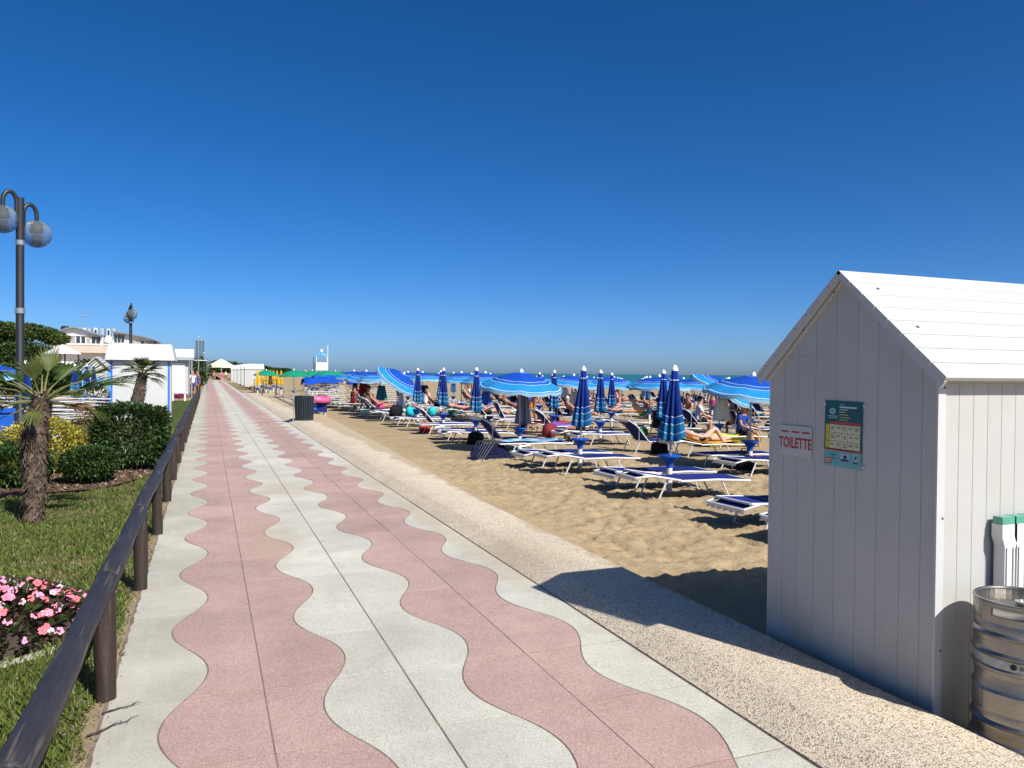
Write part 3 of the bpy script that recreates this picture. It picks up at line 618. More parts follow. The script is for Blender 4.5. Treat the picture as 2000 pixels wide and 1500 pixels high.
# ---- fan palms
M_TRUNK=mat('palm_trunk',(.1,.072,.052),.95,.35,14,bump=1.,bscale=30,spec=.1); M_FIBRE=mat('palm_fibre',(.13,.095,.07),.95,.4,9,spec=.1)
PF_G=leafmat('palm_leaf_green',(.06,.1,.018),.28,.4); PF_L=leafmat('palm_leaf_light',(.15,.18,.045),.3,.42); PF_Y=leafmat('palm_leaf_yellow',(.55,.28,.03),.3,.5); PF_B=leafmat('palm_leaf_brown',(.16,.09,.045),.2,.6); M_PET=mat('palm_petiole',(.17,.17,.05),.5,.2,9)
def frond(t,base,az,el,plen,blen,spread,mt,nseg=24,droop=.35,roll=0.):
    """fan leaf: petiole then blade of narrow folded segments"""
    d=Vector((cos(az)*cos(el),sin(az)*cos(el),sin(el))); s=Vector((-sin(az),cos(az),0)); s=(Matrix.Rotation(roll,3,d)@s); u=s.cross(d)*-1
    if u.z<0: u=-u
    b=Vector(base); tip=b+d*plen-Vector((0,0,plen*.12)); mb=MB(); mb.tube([b,b+d*plen*.5,tip],[.014,.009,.006],6,1)
    for i in range(nseg):
        f=(i+.5)/nseg*2-1; a=f*spread; L=blen*(1-.32*abs(f)**2)*random.uniform(.8,1.1); dr=(d*cos(a)+s*sin(a)).normalized(); sd=(s*cos(a)-d*sin(a)).normalized()
        wv=blen*.05*spread/.6*.62; pts=[]
        for j,q in enumerate((.0,.3,.62,.85,1.)):
            z=Vector((0,0,-1))*L*(droop+.12*((i*7)%5)/5)*q**2.6; p=tip+dr*L*q+z+u*(.12*L*abs(f)*q); w_=wv*(.25,1.,1.,.6,.04)[j]
            pts+=[p-sd*w_*.5,p-u*w_*.38,p+sd*w_*.5]
        F=[]
        for j in range(4):
            for k in range(2): F.append((j*3+k,j*3+k+1,j*3+k+4,j*3+k+3))
        mb.add(pts,F,0)
    return mb.build('frond',[mt,M_PET],t)
def palm(label,loc,H,r,lean,fr,seed,nfib=900):
    random.seed(seed); t=thing('fan_palm',label,'palm tree',loc,0,'fan palms on the lawn')
    ax=[Vector((lean[0]*(z/H)**1.3+.02*sin(5*z),lean[1]*(z/H)**1.3,z)) for z in [H*i/16 for i in range(17)]]; R=[r*(1.0+.1*sin(9*i)+(.16 if 7<i<12 else 0)-(.18 if i>14 else 0)+(-.12 if i<3 else 0)) for i in range(17)]
    ax[0].z=-.1; mb=MB(); mb.tube(ax,R,16); mb.build('trunk',M_TRUNK,t,60)
    mb=MB()
    for i in range(nfib):
        q=random.random()**.8; k=q*15.99; i0=int(k); c=ax[i0].lerp(ax[i0+1],k-i0); rr=R[i0]*random.uniform(.9,1.02); a=random.uniform(0,2*pi); z=c.z
        o=Vector((cos(a),sin(a),0)); s=Vector((-sin(a),cos(a),0)); L=random.uniform(.03,.1)*(1 if random.random()<.85 else 1.7); up=1 if random.random()<.35 else -1; w_=random.uniform(.008,.022)
        p=c+o*rr; m_=p+o*L*.22+Vector((0,0,up*L*.5)); e=p+o*L*random.uniform(.2,.55)+Vector((0,0,up*L))+s*random.uniform(-.05,.05)
        mb.add([p-s*w_,p+s*w_,m_+s*w_*.8,m_-s*w_*.8,e],[(0,1,2,3),(3,2,4)],0 if random.random()<.7 else 1)
    mb.build('bark_fibre',[M_FIBRE,M_TRUNK],t)
    top=ax[-1]
    for f in fr: frond(t,top+Vector((cos(f[0])*.06,sin(f[0])*.06,-.06+.1*f[1])),*f)
    return t
CA=radians(90-21.6)   # azimuth of the viewing direction; the viewer's right is CA-90deg
def az(deg): return CA-pi/2+radians(deg)   # 0 = viewer's right, 90 = away, 180 = left, 270 = towards the camera
FS=.86
fr=[(az(8),.62,.42,.58,.42,PF_G,18,.1,.9),(az(25),.45,.4,.6,.4,PF_G,18,.15,.5),(az(175),.55,.5,.62,.45,PF_G,18,.12,-.6),(az(190),.25,.5,.6,.5,PF_G,18,.3),(az(95),1.25,.3,.5,.7,PF_L,20,.05),(az(120),.95,.36,.5,.8,PF_L,20,.08),(az(270),1.15,.2,.5,.75,PF_L,20,.05,.3),
 (az(-18),.05,.42,.5,.5,PF_B,18,.45,.6),(az(-5),-.02,.42,.52,.45,PF_G,18,.4),(az(200),.02,.34,.42,.7,PF_Y,16,.35),(az(235),.12,.3,.44,.7,PF_L,18,.35),(az(165),.0,.5,.5,.6,PF_G,18,.4),(az(60),.35,.42,.5,.8,PF_G,18,.2),(az(140),.3,.45,.5,.8,PF_G,18,.25),(az(290),-.15,.25,.45,.6,PF_L,16,.4),(az(30),-.1,.35,.45,.6,PF_B,16,.5),(az(210),-.3,.3,.4,.5,PF_B,14,.5),(az(80),.8,.3,.5,.8,PF_G,18,.1),(az(215),.75,.35,.5,.6,PF_G,18,.15)]
fr=[f[:2]+(f[2]*.84,)+(f[3]*(FS if f[5] is PF_G else .72),)+f[4:] for f in fr]+[(az(15),.38,.5,.55,.45,PF_G,18,.25,.4),(az(172),.36,.55,.55,.45,PF_G,18,.25,-.4),(az(150),.55,.4,.5,.5,PF_G,18,.2),(az(35),.6,.4,.5,.5,PF_G,18,.2),(az(330),.3,.3,.45,.6,PF_G,18,.3)]
palm('nearest fan palm with shaggy trunk and one orange leaf, on the lawn',(-1.78,9.65,-.02),1.36,.098,(.07,.1),fr,5,1500)
fr=[(az(d),e,.16,.36,.95,PF_G if random.random()<.75 else PF_L,16,.35) for d,e in [(0,.5),(30,.75),(70,.5),(110,.9),(150,.5),(185,.4),(215,.7),(250,.4),(290,.6),(320,.35),(345,.15),(170,-.05),(200,0),(20,.1),(270,1.1),(100,1.2),(40,0),(130,.1),(60,-.2),(10,.9),(160,.95),(350,.6),(190,.7),(225,.3),(305,.8),(75,.2),(120,.4)]]+[(az(-5),-.35,.22,.3,.35,PF_B,10,.4),(az(188),-.3,.2,.3,.4,PF_B,10,.4)]
palm('small fan palm with thick dark trunk in front of the white kiosk',(-1.57,20,-.02),1.62,.115,(.12,.0),fr,9,500)
random.seed(21)
# ---- flower bed
fb=thing('flower_bed','low bed of pink flowers with dark leaves behind the log rail','flower bed',(-1.45,5.8,-.05))
M_PK=[mat('petal_'+n,c,.55,.12,40,spec=.2) for n,c in (('pink',(.83,.2,.3)),('salmon',(.82,.16,.19)),('pale',(.86,.5,.56)),('rose',(.8,.3,.42)))]
mb=MB(); mb.lathe([(.78,-.02),(.76,.05),(.6,.13),(.3,.17),(0,.18)],24,wob=lambda a,i:1+.05*sin(3*a)); mb.build('soil_mound',mat('bed_soil',(.06,.04,.03),.95,.3,9),fb,80)
n=2600; a=RNG.uniform(0,2*pi,n); q=np.sqrt(RNG.random(n)); P=np.stack([q*.74*np.cos(a),q*.8*np.sin(a),.03+.2*(1-q**2.2)+RNG.uniform(-.03,.05,n)],-1); nr=np.stack([np.cos(a)*q,np.sin(a)*q,np.full(n,.8)],-1)
FL1=leafmat('impatiens_leaf_bronze',(.06,.04,.022),.15,.35); FL2=leafmat('impatiens_leaf_green',(.05,.07,.02),.2,.35)
ll=RNG.uniform(.05,.085,n); v,F,mm=leaf_cloud(P,nr,ll,ll*.5,None,(RNG.random(n)<.5).astype(int)); obj('foliage',npmesh('foliage',v,F,[FL1,FL2],False,mm),fb)
def flower_mesh(m):
    mb=MB()
    for k in range(5):
        a=2*pi*k/5; c=Vector((cos(a),sin(a),0)); s=Vector((-sin(a),cos(a),0)); L=.024
        mb.add([(0,0,0),c*L*.6-s*L*.55+V(0,0,.004),c*L*1.05-s*L*.3+V(0,0,.002),c*L*1.12+s*L*.3+V(0,0,.002),c*L*.6+s*L*.55+V(0,0,.005)],[(0,1,2,3,4)])
    mb.lathe([(.004,.003),(0,.006)],6,m=1)
    return mb.mesh('flower',[m,mat('flower_eye',(.5,.04,.1),.6)])
FM=[flower_mesh(m) for m in M_PK]
for i in range(240):
    a=random.uniform(0,2*pi); q=sqrt(random.random())*.98; x,y=q*.74*cos(a),q*.8*sin(a)
    o=obj('flower',random.choice(FM),fb,(x,y,.085+.2*(1-q**2.2)+random.uniform(-.01,.025)))
    nd=(Vector((x*.8,y*.8,.75))+Vector((.1,-.42,0))+Vector((random.gauss(0,.22),random.gauss(0,.22),0))); e=nd.to_track_quat('Z','Y').to_euler(); e.rotate_axis('Z',random.uniform(0,6)); o.rotation_euler=e; o.scale=(random.uniform(.8,1.15),)*3
ed=MB()
for i in range(40):
    a0=2*pi*i/40; a1=2*pi*(i+1)/40
    ed.add([((.8+d)*cos(a)*(.98),(.86+d)*sin(a)*.98,z) for a in (a0,a1) for d,z in ((0,-.05),(0,.045),(.06,.045),(.06,-.05))],[(0,1,5,4),(1,2,6,5),(2,3,7,6)])
ed.build('edging_band',M_BORDER,fb)
# ================================================================ beach umbrellas
def canopy_rings(R,drop,cols,nseg=8,sag=.035,val=.07):
    """open canopy of 8 panels; rings of faces carry the printed bands"""
    fr=[0,.12,.128,.6,.609,.71,.719,.955,.968,1.0]; mi=[cols[0],cols[4],cols[0],cols[4],cols[1],cols[4],cols[2],cols[4],cols[2]]
    sub=4; n=nseg*sub; mb=MB(); P=[]
    for f in fr:
        for k in range(n):
            a=2*pi*k/n; q=(k%sub)/sub; s_=4*q*(1-q); r=R*f*(cos(pi/nseg)/cos((q-.5)*2*pi/nseg)*.35+.65)
            P.append((r*cos(a),r*sin(a),-drop*f**1.55-sag*s_*f*f))
    F=[];m=[]
    for i in range(len(fr)-1):
        for k in range(n): mb_=(i*n+k,i*n+(k+1)%n,(i+1)*n+(k+1)%n,(i+1)*n+k); F.append(mb_); m.append(mi[i])
    N=len(P); L=(len(fr)-1)*n
    for k in range(n):
        x,y,z=P[L+k]; q=(k%sub)/sub; P.append((x*1.005,y*1.005,z-val*(.75+.25*(k%2))))
    for k in range(n): F.append((L+k,L+(k+1)%n,N+(k+1)%n,N+k)); m.append(cols[5] if len(set(cols))>2 else 0)
    mb.v=P; mb.f=F; mb.m=m; return mb
CSET={'blue':[M_ROYAL,M_MID,M_CYAN,M_DEEP,M_WBAND,fab('valance_canvas',(.26,.42,.52))],'green':[M_GREEN]*6,'yellow':[M_YEL]*4+[M_YEL]}
M_POLE=mat('steel_pole',(.36,.37,.38),.4,.08,5,metal=.6); M_FIN=mat('white_finial',(.8,.82,.82),.3,.03)
def umb_base(t,tray=True,H=1.8):
    MB().tube([(0,0,-.12),(0,0,.36)],.045,12).build('base_tube',M_WHITE,t,60)
    if tray: MB().lathe([(.03,.36),(.05,.37),(.06,.43),(.135,.525),(.17,.53),(.172,.552),(.165,.553),(.16,.543),(.03,.54)],20).build('tray',M_TRAY,t,40)
def umbrella_open(col,tilt=0,taz=0,H=1.86,R=.92,drop=.33,ribs=True):
    t=thing('beach_umbrella','x','umbrella'); umb_base(t)
    piv=1.32; mb=MB().tube([(0,0,.3),(0,0,piv)],.019,8)
    ax=Vector((cos(taz)*sin(tilt),sin(taz)*sin(tilt),cos(tilt))); top=Vector((0,0,piv))+ax*(H-.08-piv); mb.tube([(0,0,piv),top],.017,8); mb.build('pole',M_POLE,t,60)
    rot=ax.to_track_quat('Z','Y').to_matrix().to_4x4() if tilt else Matrix.Identity(4); Mx=Matrix.Translation(top)@rot@Matrix.Rotation(.3,4,'Z')
    cm=canopy_rings(R,drop,[0,1,2,3,4,5]); cn=cm.build('canopy',CSET[col],t,25); cn.matrix_local=Mx
    fi=MB().lathe([(.05,-.01),(.05,.012),(.035,.04),(.012,.065),(0,.07)],12).build('finial',M_FIN,t,50); fi.matrix_local=Mx
    if ribs:
        rb=MB(); rb.tube([(0,0,-.02),(R*.5,0,-.02-drop*.35),(R*.98,0,-.02-drop)],.006,4); rm=rb.mesh('rib',M_POLE)
        sb=MB(); sb.tube([(R*.5,0,-.02-drop*.35),(.02,0,-.42)],.005,4); smh=sb.mesh('strut',M_POLE)
        for k in range(8):
            o=obj('rib',rm,t); o.matrix_local=Mx@Matrix.Rotation(2*pi*k/8,4,'Z'); o2=obj('strut',smh,o)
    return t
def umbrella_closed(col,tilt=0,taz=0,H=1.9,rb=.19,zb=.82,seed=0):
    t=thing('beach_umbrella','x','umbrella'); umb_base(t); r=random.Random(seed)
    ax=Vector((cos(taz)*sin(tilt),sin(taz)*sin(tilt),cos(tilt))); MB().tube([(0,0,.3),ax*(H-.06)],.018,8).build('pole',M_POLE,t,60)
    hh=H-.1-zb; fr=[0,.05,.13,.142,.2,.22,.42,.55,.66,.668,.77,.778,.9,.908,.97,1.]; mi=[4,3,3,0,3 if 0 else 0,0,0,0,0,4,1,4,2,4,4] if col=='blue' else [0]*15
    mi=[3,3,4,0,0,0,0,0,4,1,4,2,4,2,2]
    n=48; ph=[r.uniform(-.35,.35) for _ in range(8)]; mb=MB(); P=[];F=[];m=[]
    for i,f in enumerate(fr):
        rr=.048+(rb-.048)*f**1.12; 
        for k in range(n):
            a=2*pi*k/n; g=k//6; q=(k%6)/6.; pl=(1-abs(2*q-1))**.8; amp=.12+.5*min(1,f*1.6)
            x=rr*(1-amp*(1-pl))*(1+.12*sin(2*a+ph[0])*f); P.append((x*cos(a+ph[g]*.35*f+.2*f),x*sin(a+ph[g]*.35*f+.2*f),H-.1-hh*f-(.05*f*(1-pl) if f>.6 else 0)+.03*f*sin(a+ph[1]*9)))
    for i in range(len(fr)-1):
        for k in range(n): F.append((i*n+k,(i+1)*n+k,(i+1)*n+(k+1)%n,i*n+(k+1)%n)); m.append(mi[i] if col=='blue' else 0)
    mb.v=P; mb.f=F; mb.m=m; rot=ax.to_track_quat('Z','Y').to_matrix().to_4x4() if tilt else Matrix.Identity(4)
    cs=CSET[col] if col!='blue' else [M_CLOSED,M_MID2,M_CYAN2,M_DEEP,M_WBAND]
    c=mb.build('folded_canopy',cs,t,30); c.matrix_local=rot
    if col=='blue': f=MB().lathe([(.05,H-.1),(.052,H-.085),(.044,H-.06),(.026,H-.03),(.012,H-.012),(0,H-.01)],12).build('finial',M_FIN,t,50); f.matrix_local=rot
    return t
M_CLOSED=fab('folded_blue_canvas',(.007,.032,.19)); M_MID2=fab('folded_mid_blue',(.008,.075,.26)); M_CYAN2=fab('folded_cyan',(.012,.13,.29))
# ================================================================ sun loungers
def lounger(back=0.,hood=True,folded=False):
    """head at -x; rail top .36; parts in local space"""
    t=thing('sun_lounger','x','sun lounger'); w2=.29; zr=.27; xh=-.86; xf=.83; hx=-.28
    c,s=cos(back),sin(back)
    def bk(x,z=0): d=hx-x; return (hx-d*c-z*s*-1*-1 if 0 else hx-d*c, zr+d*s+z)
    for sd in (-1,1):
        MB().tube([(hx,sd*w2,zr),(.3,sd*w2,zr+.004),(xf,sd*w2,zr-.025)],.0175,8).build('side_rail',M_ALU,t,60)
    mb=MB()
    for sd in (-1,1):
        a=bk(xh); mb.tube([(hx-.0,sd*w2,zr+.012),(a[0],sd*w2,a[1]+.012)],.016,8)
    a=bk(xh); mb.tube([(a[0],-w2,a[1]+.012),(a[0],w2,a[1]+.012)],.017,8); bf=mb.build('backrest_frame',M_ALU,t,60)
    MB().tube([(xf,-w2,zr-.025),(xf,w2,zr-.025)],.019,8).build('foot_bar',M_ALU,t,60)
    def cloth(x0,x1,fn,sagz,name,par):
        mb=MB(); nx,ny=7,6; P=[]
        for i in range(nx+1):
            for j in range(ny+1):
                x=x0+(x1-x0)*i/nx; v=j/ny*2-1; px,pz=fn(x); sg=sagz*(1-v*v)*(sin(pi*i/nx)*.7+.3); P.append((px+sg*s*0,v*(w2-.005),pz+.02-sg))
        F=[(i*(ny+1)+j,(i+1)*(ny+1)+j,(i+1)*(ny+1)+j+1,i*(ny+1)+j+1) for i in range(nx) for j in range(ny)]
        mb.add(P,F); return mb.build(name,M_NAVY,par,60)
    cloth(xh+.02,hx-.01,lambda x:bk(x),.03,'backrest_fabric',t)
    cloth(hx+.0,xf-.02,lambda x:(x,zr-(.0 if x<.3 else (x-.3)*.045)),.035,'seat_fabric',t)
    if not folded:
        for (x0,x1) in ((-.5,-.62),(.38,.52)):
            mb=MB(); pts=[(x0,-w2+.02,zr-.01),(x1,-w2+.03,.0),(x1,w2-.03,.0),(x0,w2-.02,zr-.01)]
            mb.tube([pts[0],pts[1]],.0135,8); mb.tube([pts[3],pts[2]],.0135,8); mb.tube([pts[1],pts[2]],.014,8); mb.build('leg_frame',M_ALU,t,60)
        MB().tube([(x0-.28,-w2,zr-.02),(x0-.02,-w2+.02,.1)],.008,6).build('leg_brace',M_GREYALU,t)
        MB().tube([(-.45,-w2,zr-.06),(hx+.1,-w2,zr-.02)],.01,6).build('back_strut',M_GREYALU,t) if not back else MB().tube([bk(-.66)+(0,) if 0 else (bk(-.66)[0],-w2,bk(-.66)[1]),(hx-.25,-w2,zr-.02)],.011,6).build('back_strut',M_GREYALU,t)
    if hood:
        a=bk(xh); d=Vector((-c,0,s)); mb=MB()
        h0=Vector((bk(xh+.12)[0],0,bk(xh+.12)[1])); e=h0+Vector((-c*.24-s*.1,0,s*.24-(.045*c)))
        for sd in (-1,1): mb.tube([h0+V(0,sd*(w2+.02),.01),e+V(0,sd*(w2+.02),0)],.012,6)
        mb.tube([e+V(0,-w2-.02,0),e+V(0,w2+.02,0)],.012,6); sh=mb.build('sunshade_frame',M_ALU,t,60)
        mb=MB(); n=12; P=[]
        for j in range(n+1):
            y=(j/n*2-1)*(w2+.015); P+=[tuple(e+V(0,y,.005)),tuple(e+V(.01,y,-.02-.008*(j%2))),tuple(e+V(.018*((j%2)*2-1),y,-.05-.012*((j+1)%2)))]
        mb.add(P,[(j*3+k,j*3+k+1,j*3+k+4,j*3+k+3) for j in range(n) for k in range(2)]); mb.build('fringe',mat('white_fringe',(.75,.74,.7),.8,.1,20),sh)
        q=h0.lerp(e,.5); mb=MB(); mb.add([tuple(h0+V(0,-w2,.012)),tuple(h0+V(0,w2,.012)),tuple(q+V(0,w2,-.02)),tuple(q+V(0,-w2,-.02)),tuple(e+V(0,w2,.004)),tuple(e+V(0,-w2,.004))],[(0,1,2,3),(3,2,4,5)]); mb.build('sunshade_fabric',M_NAVY,sh)
    return t
PROTO_L={'flat':lounger(0.06,True),'plain':lounger(.0,False),'low':lounger(.17,True),'raised':lounger(.85,True),'up':lounger(1.1,False)}
PROTO_S=lounger(0,False,True)
used=set()
def far_lounger(back):
    src=lounger(back,False); mb=MB(); mats=[]
    for c in kids(src):
        m=c.data.materials[0]
        if m not in mats: mats.append(m)
        mb.add([v.co for v in c.data.vertices],[tuple(p.vertices) for p in c.data.polygons],mats.index(m)); bpy.data.objects.remove(c)
    bpy.data.objects.remove(src); return tag(mb.build('sun_lounger',mats),'x','sun lounger')
PROTO_F={False:far_lounger(0.),True:far_lounger(.9)}
def put(proto,key,loc,rz,label,group=None,rx=0,ry=0):
    if key in used: o=copy_tree(proto,loc,rz,label,group)
    else:
        used.add(key); o=proto; CH[o.name]=kids(o)
        for k in CH[o.name]: CH[k.name]=kids(k)
        o.location=loc; o.rotation_euler=(0,0,rz); o['label']=label
        if group: o['group']=group
    if rx or ry: o.rotation_euler=(rx,ry,rz)
    return o
PROTO_U={}
def umb(kind,loc,label,group,rz=0):
    col,st,tilt,taz,seed=kind
    if kind not in PROTO_U:
        PROTO_U[kind]=umbrella_open(col,tilt,taz,ribs=seed!=9) if st=='o' else umbrella_closed(col,tilt,taz,seed=seed)
    return put(PROTO_U[kind],('u',kind),loc,rz,label,group)
ORD=['first','second','third','fourth','fifth','sixth','seventh','eighth','ninth','tenth','eleventh','twelfth','thirteenth','fourteenth','fifteenth','sixteenth','seventeenth','eighteenth','nineteenth','twentieth']
ROWN=['front row','second row','third row','fourth row','fifth row','sixth row','seventh row','eighth row','ninth row','tenth row','eleventh row','twelfth row','thirteenth row','fourteenth row']
SAZ=atan2(SUN_H.y,SUN_H.x)
def C(s): return ('blue','c',.0,0,s)
O=('blue','o',.0,0,0); OT=('blue','o',.5,SAZ+.5,0); OT2=('blue','o',.62,SAZ+.55,0); OS=('blue','o',.12,SAZ,0)
OF=('blue','o',.0,0,9)
C0=('blue','c',.035,-.4,1); C1=('blue','c',.03,-.2,2)
# state of each umbrella place: row -> {k: kind}
STATE=[{-1:C(3),0:C0,1:C1,2:OS,3:C(3),4:C(4),5:C(3),6:OT2,7:O,8:OS,9:O},
 {1:OS,2:C(4),3:C(4),4:C(3),5:None,6:O,7:O,8:C(3),9:O,10:O},
 {3:OT,4:O,5:C(3),6:OS,7:C(4),8:O,9:O,10:O,11:C(3),12:O},
 {4:O,5:O,6:O,7:OS,8:O,9:C(3),10:O,11:O,12:O,13:O},
 {5:O,6:O,7:O,8:C(4),9:O,10:O,11:O,12:O,13:O,14:O},
 {7:O,8:O,9:O,10:C(3),11:O,12:O,13:O,14:O,15:O},
 {8:O,9:O,10:O,11:O,12:O,13:O,14:O,15:O,16:O},
 {10:O,11:O,12:O,13:O,14:O,15:O,16:O},
 {k:O for k in range(11,18)},{k:OF for k in range(12,19)},{k:OF for k in range(13,20)},{k:OF for k in range(14,21)},{k:OF for k in range(15,22)},{k:OF for k in range(16,24)}]
BACK={}  # (row,k,side) -> backrest kind
BACK.update({(0,0,0):'low',(0,0,1):'flat',(0,-1,0):'flat',(0,-1,1):'flat',(0,1,0):'low',(0,1,1):'flat',(0,2,0):'plain',(0,2,1):'raised',(0,3,0):'flat',(0,3,1):'plain',(0,4,0):'plain',(0,4,1):'raised',(0,5,0):'flat',(0,5,1):'plain',(0,6,0):'low',(0,7,0):'raised',(0,7,1):'raised',(0,8,0):'up',(1,2,0):'low',(1,1,0):'flat',(1,1,1):'plain',(1,2,1):'raised',(1,3,0):'flat',(1,6,0):'raised'})
r_=random.Random(5); UPOS={}
for row,st in enumerate(STATE):
    ks=sorted(st)
    for i,k in enumerate(ks):
        X=6.38+3.1*row; Y=9.73+2.95*k-.68*row-(.25 if row==1 else 0)-(.35 if row==2 else 0)
        X+=r_.uniform(-.05,.05) if row else 0; z=float(beach_z(np.array(X))); UPOS[(row,k)]=(X,Y,z)
        kind=st[k]; word={'c':'folded','o':'open'}
        if kind:
            tl='tilted ' if kind[2]>.3 else ''
            umb(kind,(X,Y,z),'%s%s blue striped umbrella, %s in the %s from the toilet cabin'%(tl,word[kind[1]],ORD[i],ROWN[row]),'blue umbrellas of the right beach',r_.uniform(-.6,.6) if kind[2]<.2 and kind[1]=='o' else 0)
        if row>5 and row<11:
            for sd in (0,1):
                if r_.random()<.2: continue
                far=r_.random()<.45
                put(PROTO_F[far],('f',far),(X+r_.uniform(-.15,.15),Y+(-.5,.45)[sd],z),r_.uniform(-.1,.1),'%s distant blue lounger, %s side of %s umbrella place, %s'%(('flat','upright')[far],('near','far')[sd],ORD[i],ROWN[row]),'navy loungers of the right beach')
        if row<=5:
            for sd in (0,1):
                if row>=3 and r_.random()<.15: continue
                b=BACK.get((row,k,sd)) or r_.choice(['flat','plain','flat','raised','low','up'] if row else ['flat','plain'])
                dy=(-.53 if sd==0 else .42); ang=r_.uniform(-.07,.07); lx=X+r_.uniform(-.1,.1)+(.62 if (row,k,sd)==(1,2,0) else 0)
                put(PROTO_L[b],('l',b),(lx,Y+dy+(r_.uniform(-.05,.05)),z+.0),ang,'%s navy lounger, %s side of %s umbrella place, %s'%({'flat':'flat','plain':'flat hoodless','low':'half raised','raised':'upright backed','up':'upright hoodless'}[b],('near','far')[sd],ORD[i],ROWN[row]),'navy loungers of the right beach')
# ---- stacks of spare loungers
def stack(X,Y,rz,n,where,dz=.105,z0=0.):
    for i in range(n):
        put(PROTO_S,('s',),(X+r_.uniform(-.12,.12),Y+r_.uniform(-.06,.06),z0-.23+.08+i*dz),rz+r_.uniform(-.08,.08),'%s lounger from the bottom of the pile %s'%(ORD[i],where),'piled spare loungers',0,r_.uniform(-.015,.015))
stack(5.2,38.5,.05,11,'nearest behind the litter bin',z0=-.08); stack(6.1,42.5,.1,12,'second behind the litter bin',z0=-.08); stack(7.6,40.,.0,11,'right of the litter bin',z0=-.08); stack(9.9,44.,.0,11,'farthest right',z0=-.1)
stack(-4.2,24.5,.15,7,'left of the kiosk, nearest',z0=-.0); stack(-3.75,27.3,.0,7,'touching the kiosk side',z0=0); stack(-5.3,26.2,.1,8,'farthest left',z0=0)
# ---- left beach: folded umbrellas and loungers
for i,(x,y,kd,lb) in enumerate([(-4.95,35.,C(3),'left one of two folded umbrellas beside the small blue cabin'),(-4.6,35.6,C(4),'right one of two folded umbrellas beside the small blue cabin'),(-4.55,37.2,C(3),'folded blue umbrella right in front of the small blue cabin'),(-5.45,25.,O,'open blue umbrella at the left edge behind the lamp post'),(-4.35,22.5,C(4),'folded blue umbrella seen through the nearest palm crown'),(-4.1,21.6,C(3),'folded blue umbrella just right of the nearest palm trunk'),(-6.6,28.5,O,'open blue umbrella far left under the pine'),(-5.2,21.5,C(3),'folded blue umbrella at the left edge of the picture')]):
    umb(kd,(x,y,-.02),lb,'blue umbrellas of the left beach',.4*i)
for i,(x,y,b,rz) in enumerate([(-4.6,20.3,'raised',2.9),(-4.75,22.,'up',3.0),(-5.3,23.,'raised',3.1),(-4.0,19.2,'flat',3.),(-4.3,31.5,'flat',.2),(-4.9,30.2,'plain',.1),(-5.8,30.8,'raised',.1)]):
    put(PROTO_L[b],('l',b),(x,y,-.02),rz,'%s navy lounger on the left beach, %s nearest the camera'%({'flat':'flat','plain':'flat hoodless','raised':'upright backed','up':'upright hoodless'}[b],ORD[i]),'navy loungers of the left beach')
# ---- green and yellow umbrellas of the next beach
GO=('green','o',0,0,0); YC=('yellow','c',0,0,3)
for i,(px,d,lb) in enumerate([(520,58,'open dark green umbrella nearest the white cabins'),(574,47,'open green umbrella behind the piled loungers'),(610,54,'open green umbrella right of the piled loungers'),(638,50,'open green umbrella left of the front blue umbrellas'),(596,70,'open green umbrella farthest away near the lifeguard tower'),(655,62,'open green umbrella partly behind the front blue umbrellas')]):
    a=math.atan((px-1000)/1500)+YAW; Y=d; umb(GO,(Y*math.tan(a),Y,-.05-.0185*max(0,Y*math.tan(a)-8)),lb,'green umbrellas of the next beach')
for i,px in enumerate([503,511,519,528,534,541,549,598,604,611,619,628,636,643,652,660]):
    a=math.atan((px-1000)/1500)+YAW; Y=57+(i*7%10)*1.3; umb(YC,(Y*math.tan(a),Y,-.1),'folded yellow umbrella on the next beach, %s from the left'%ORD[i],'yellow umbrellas of the next beach')
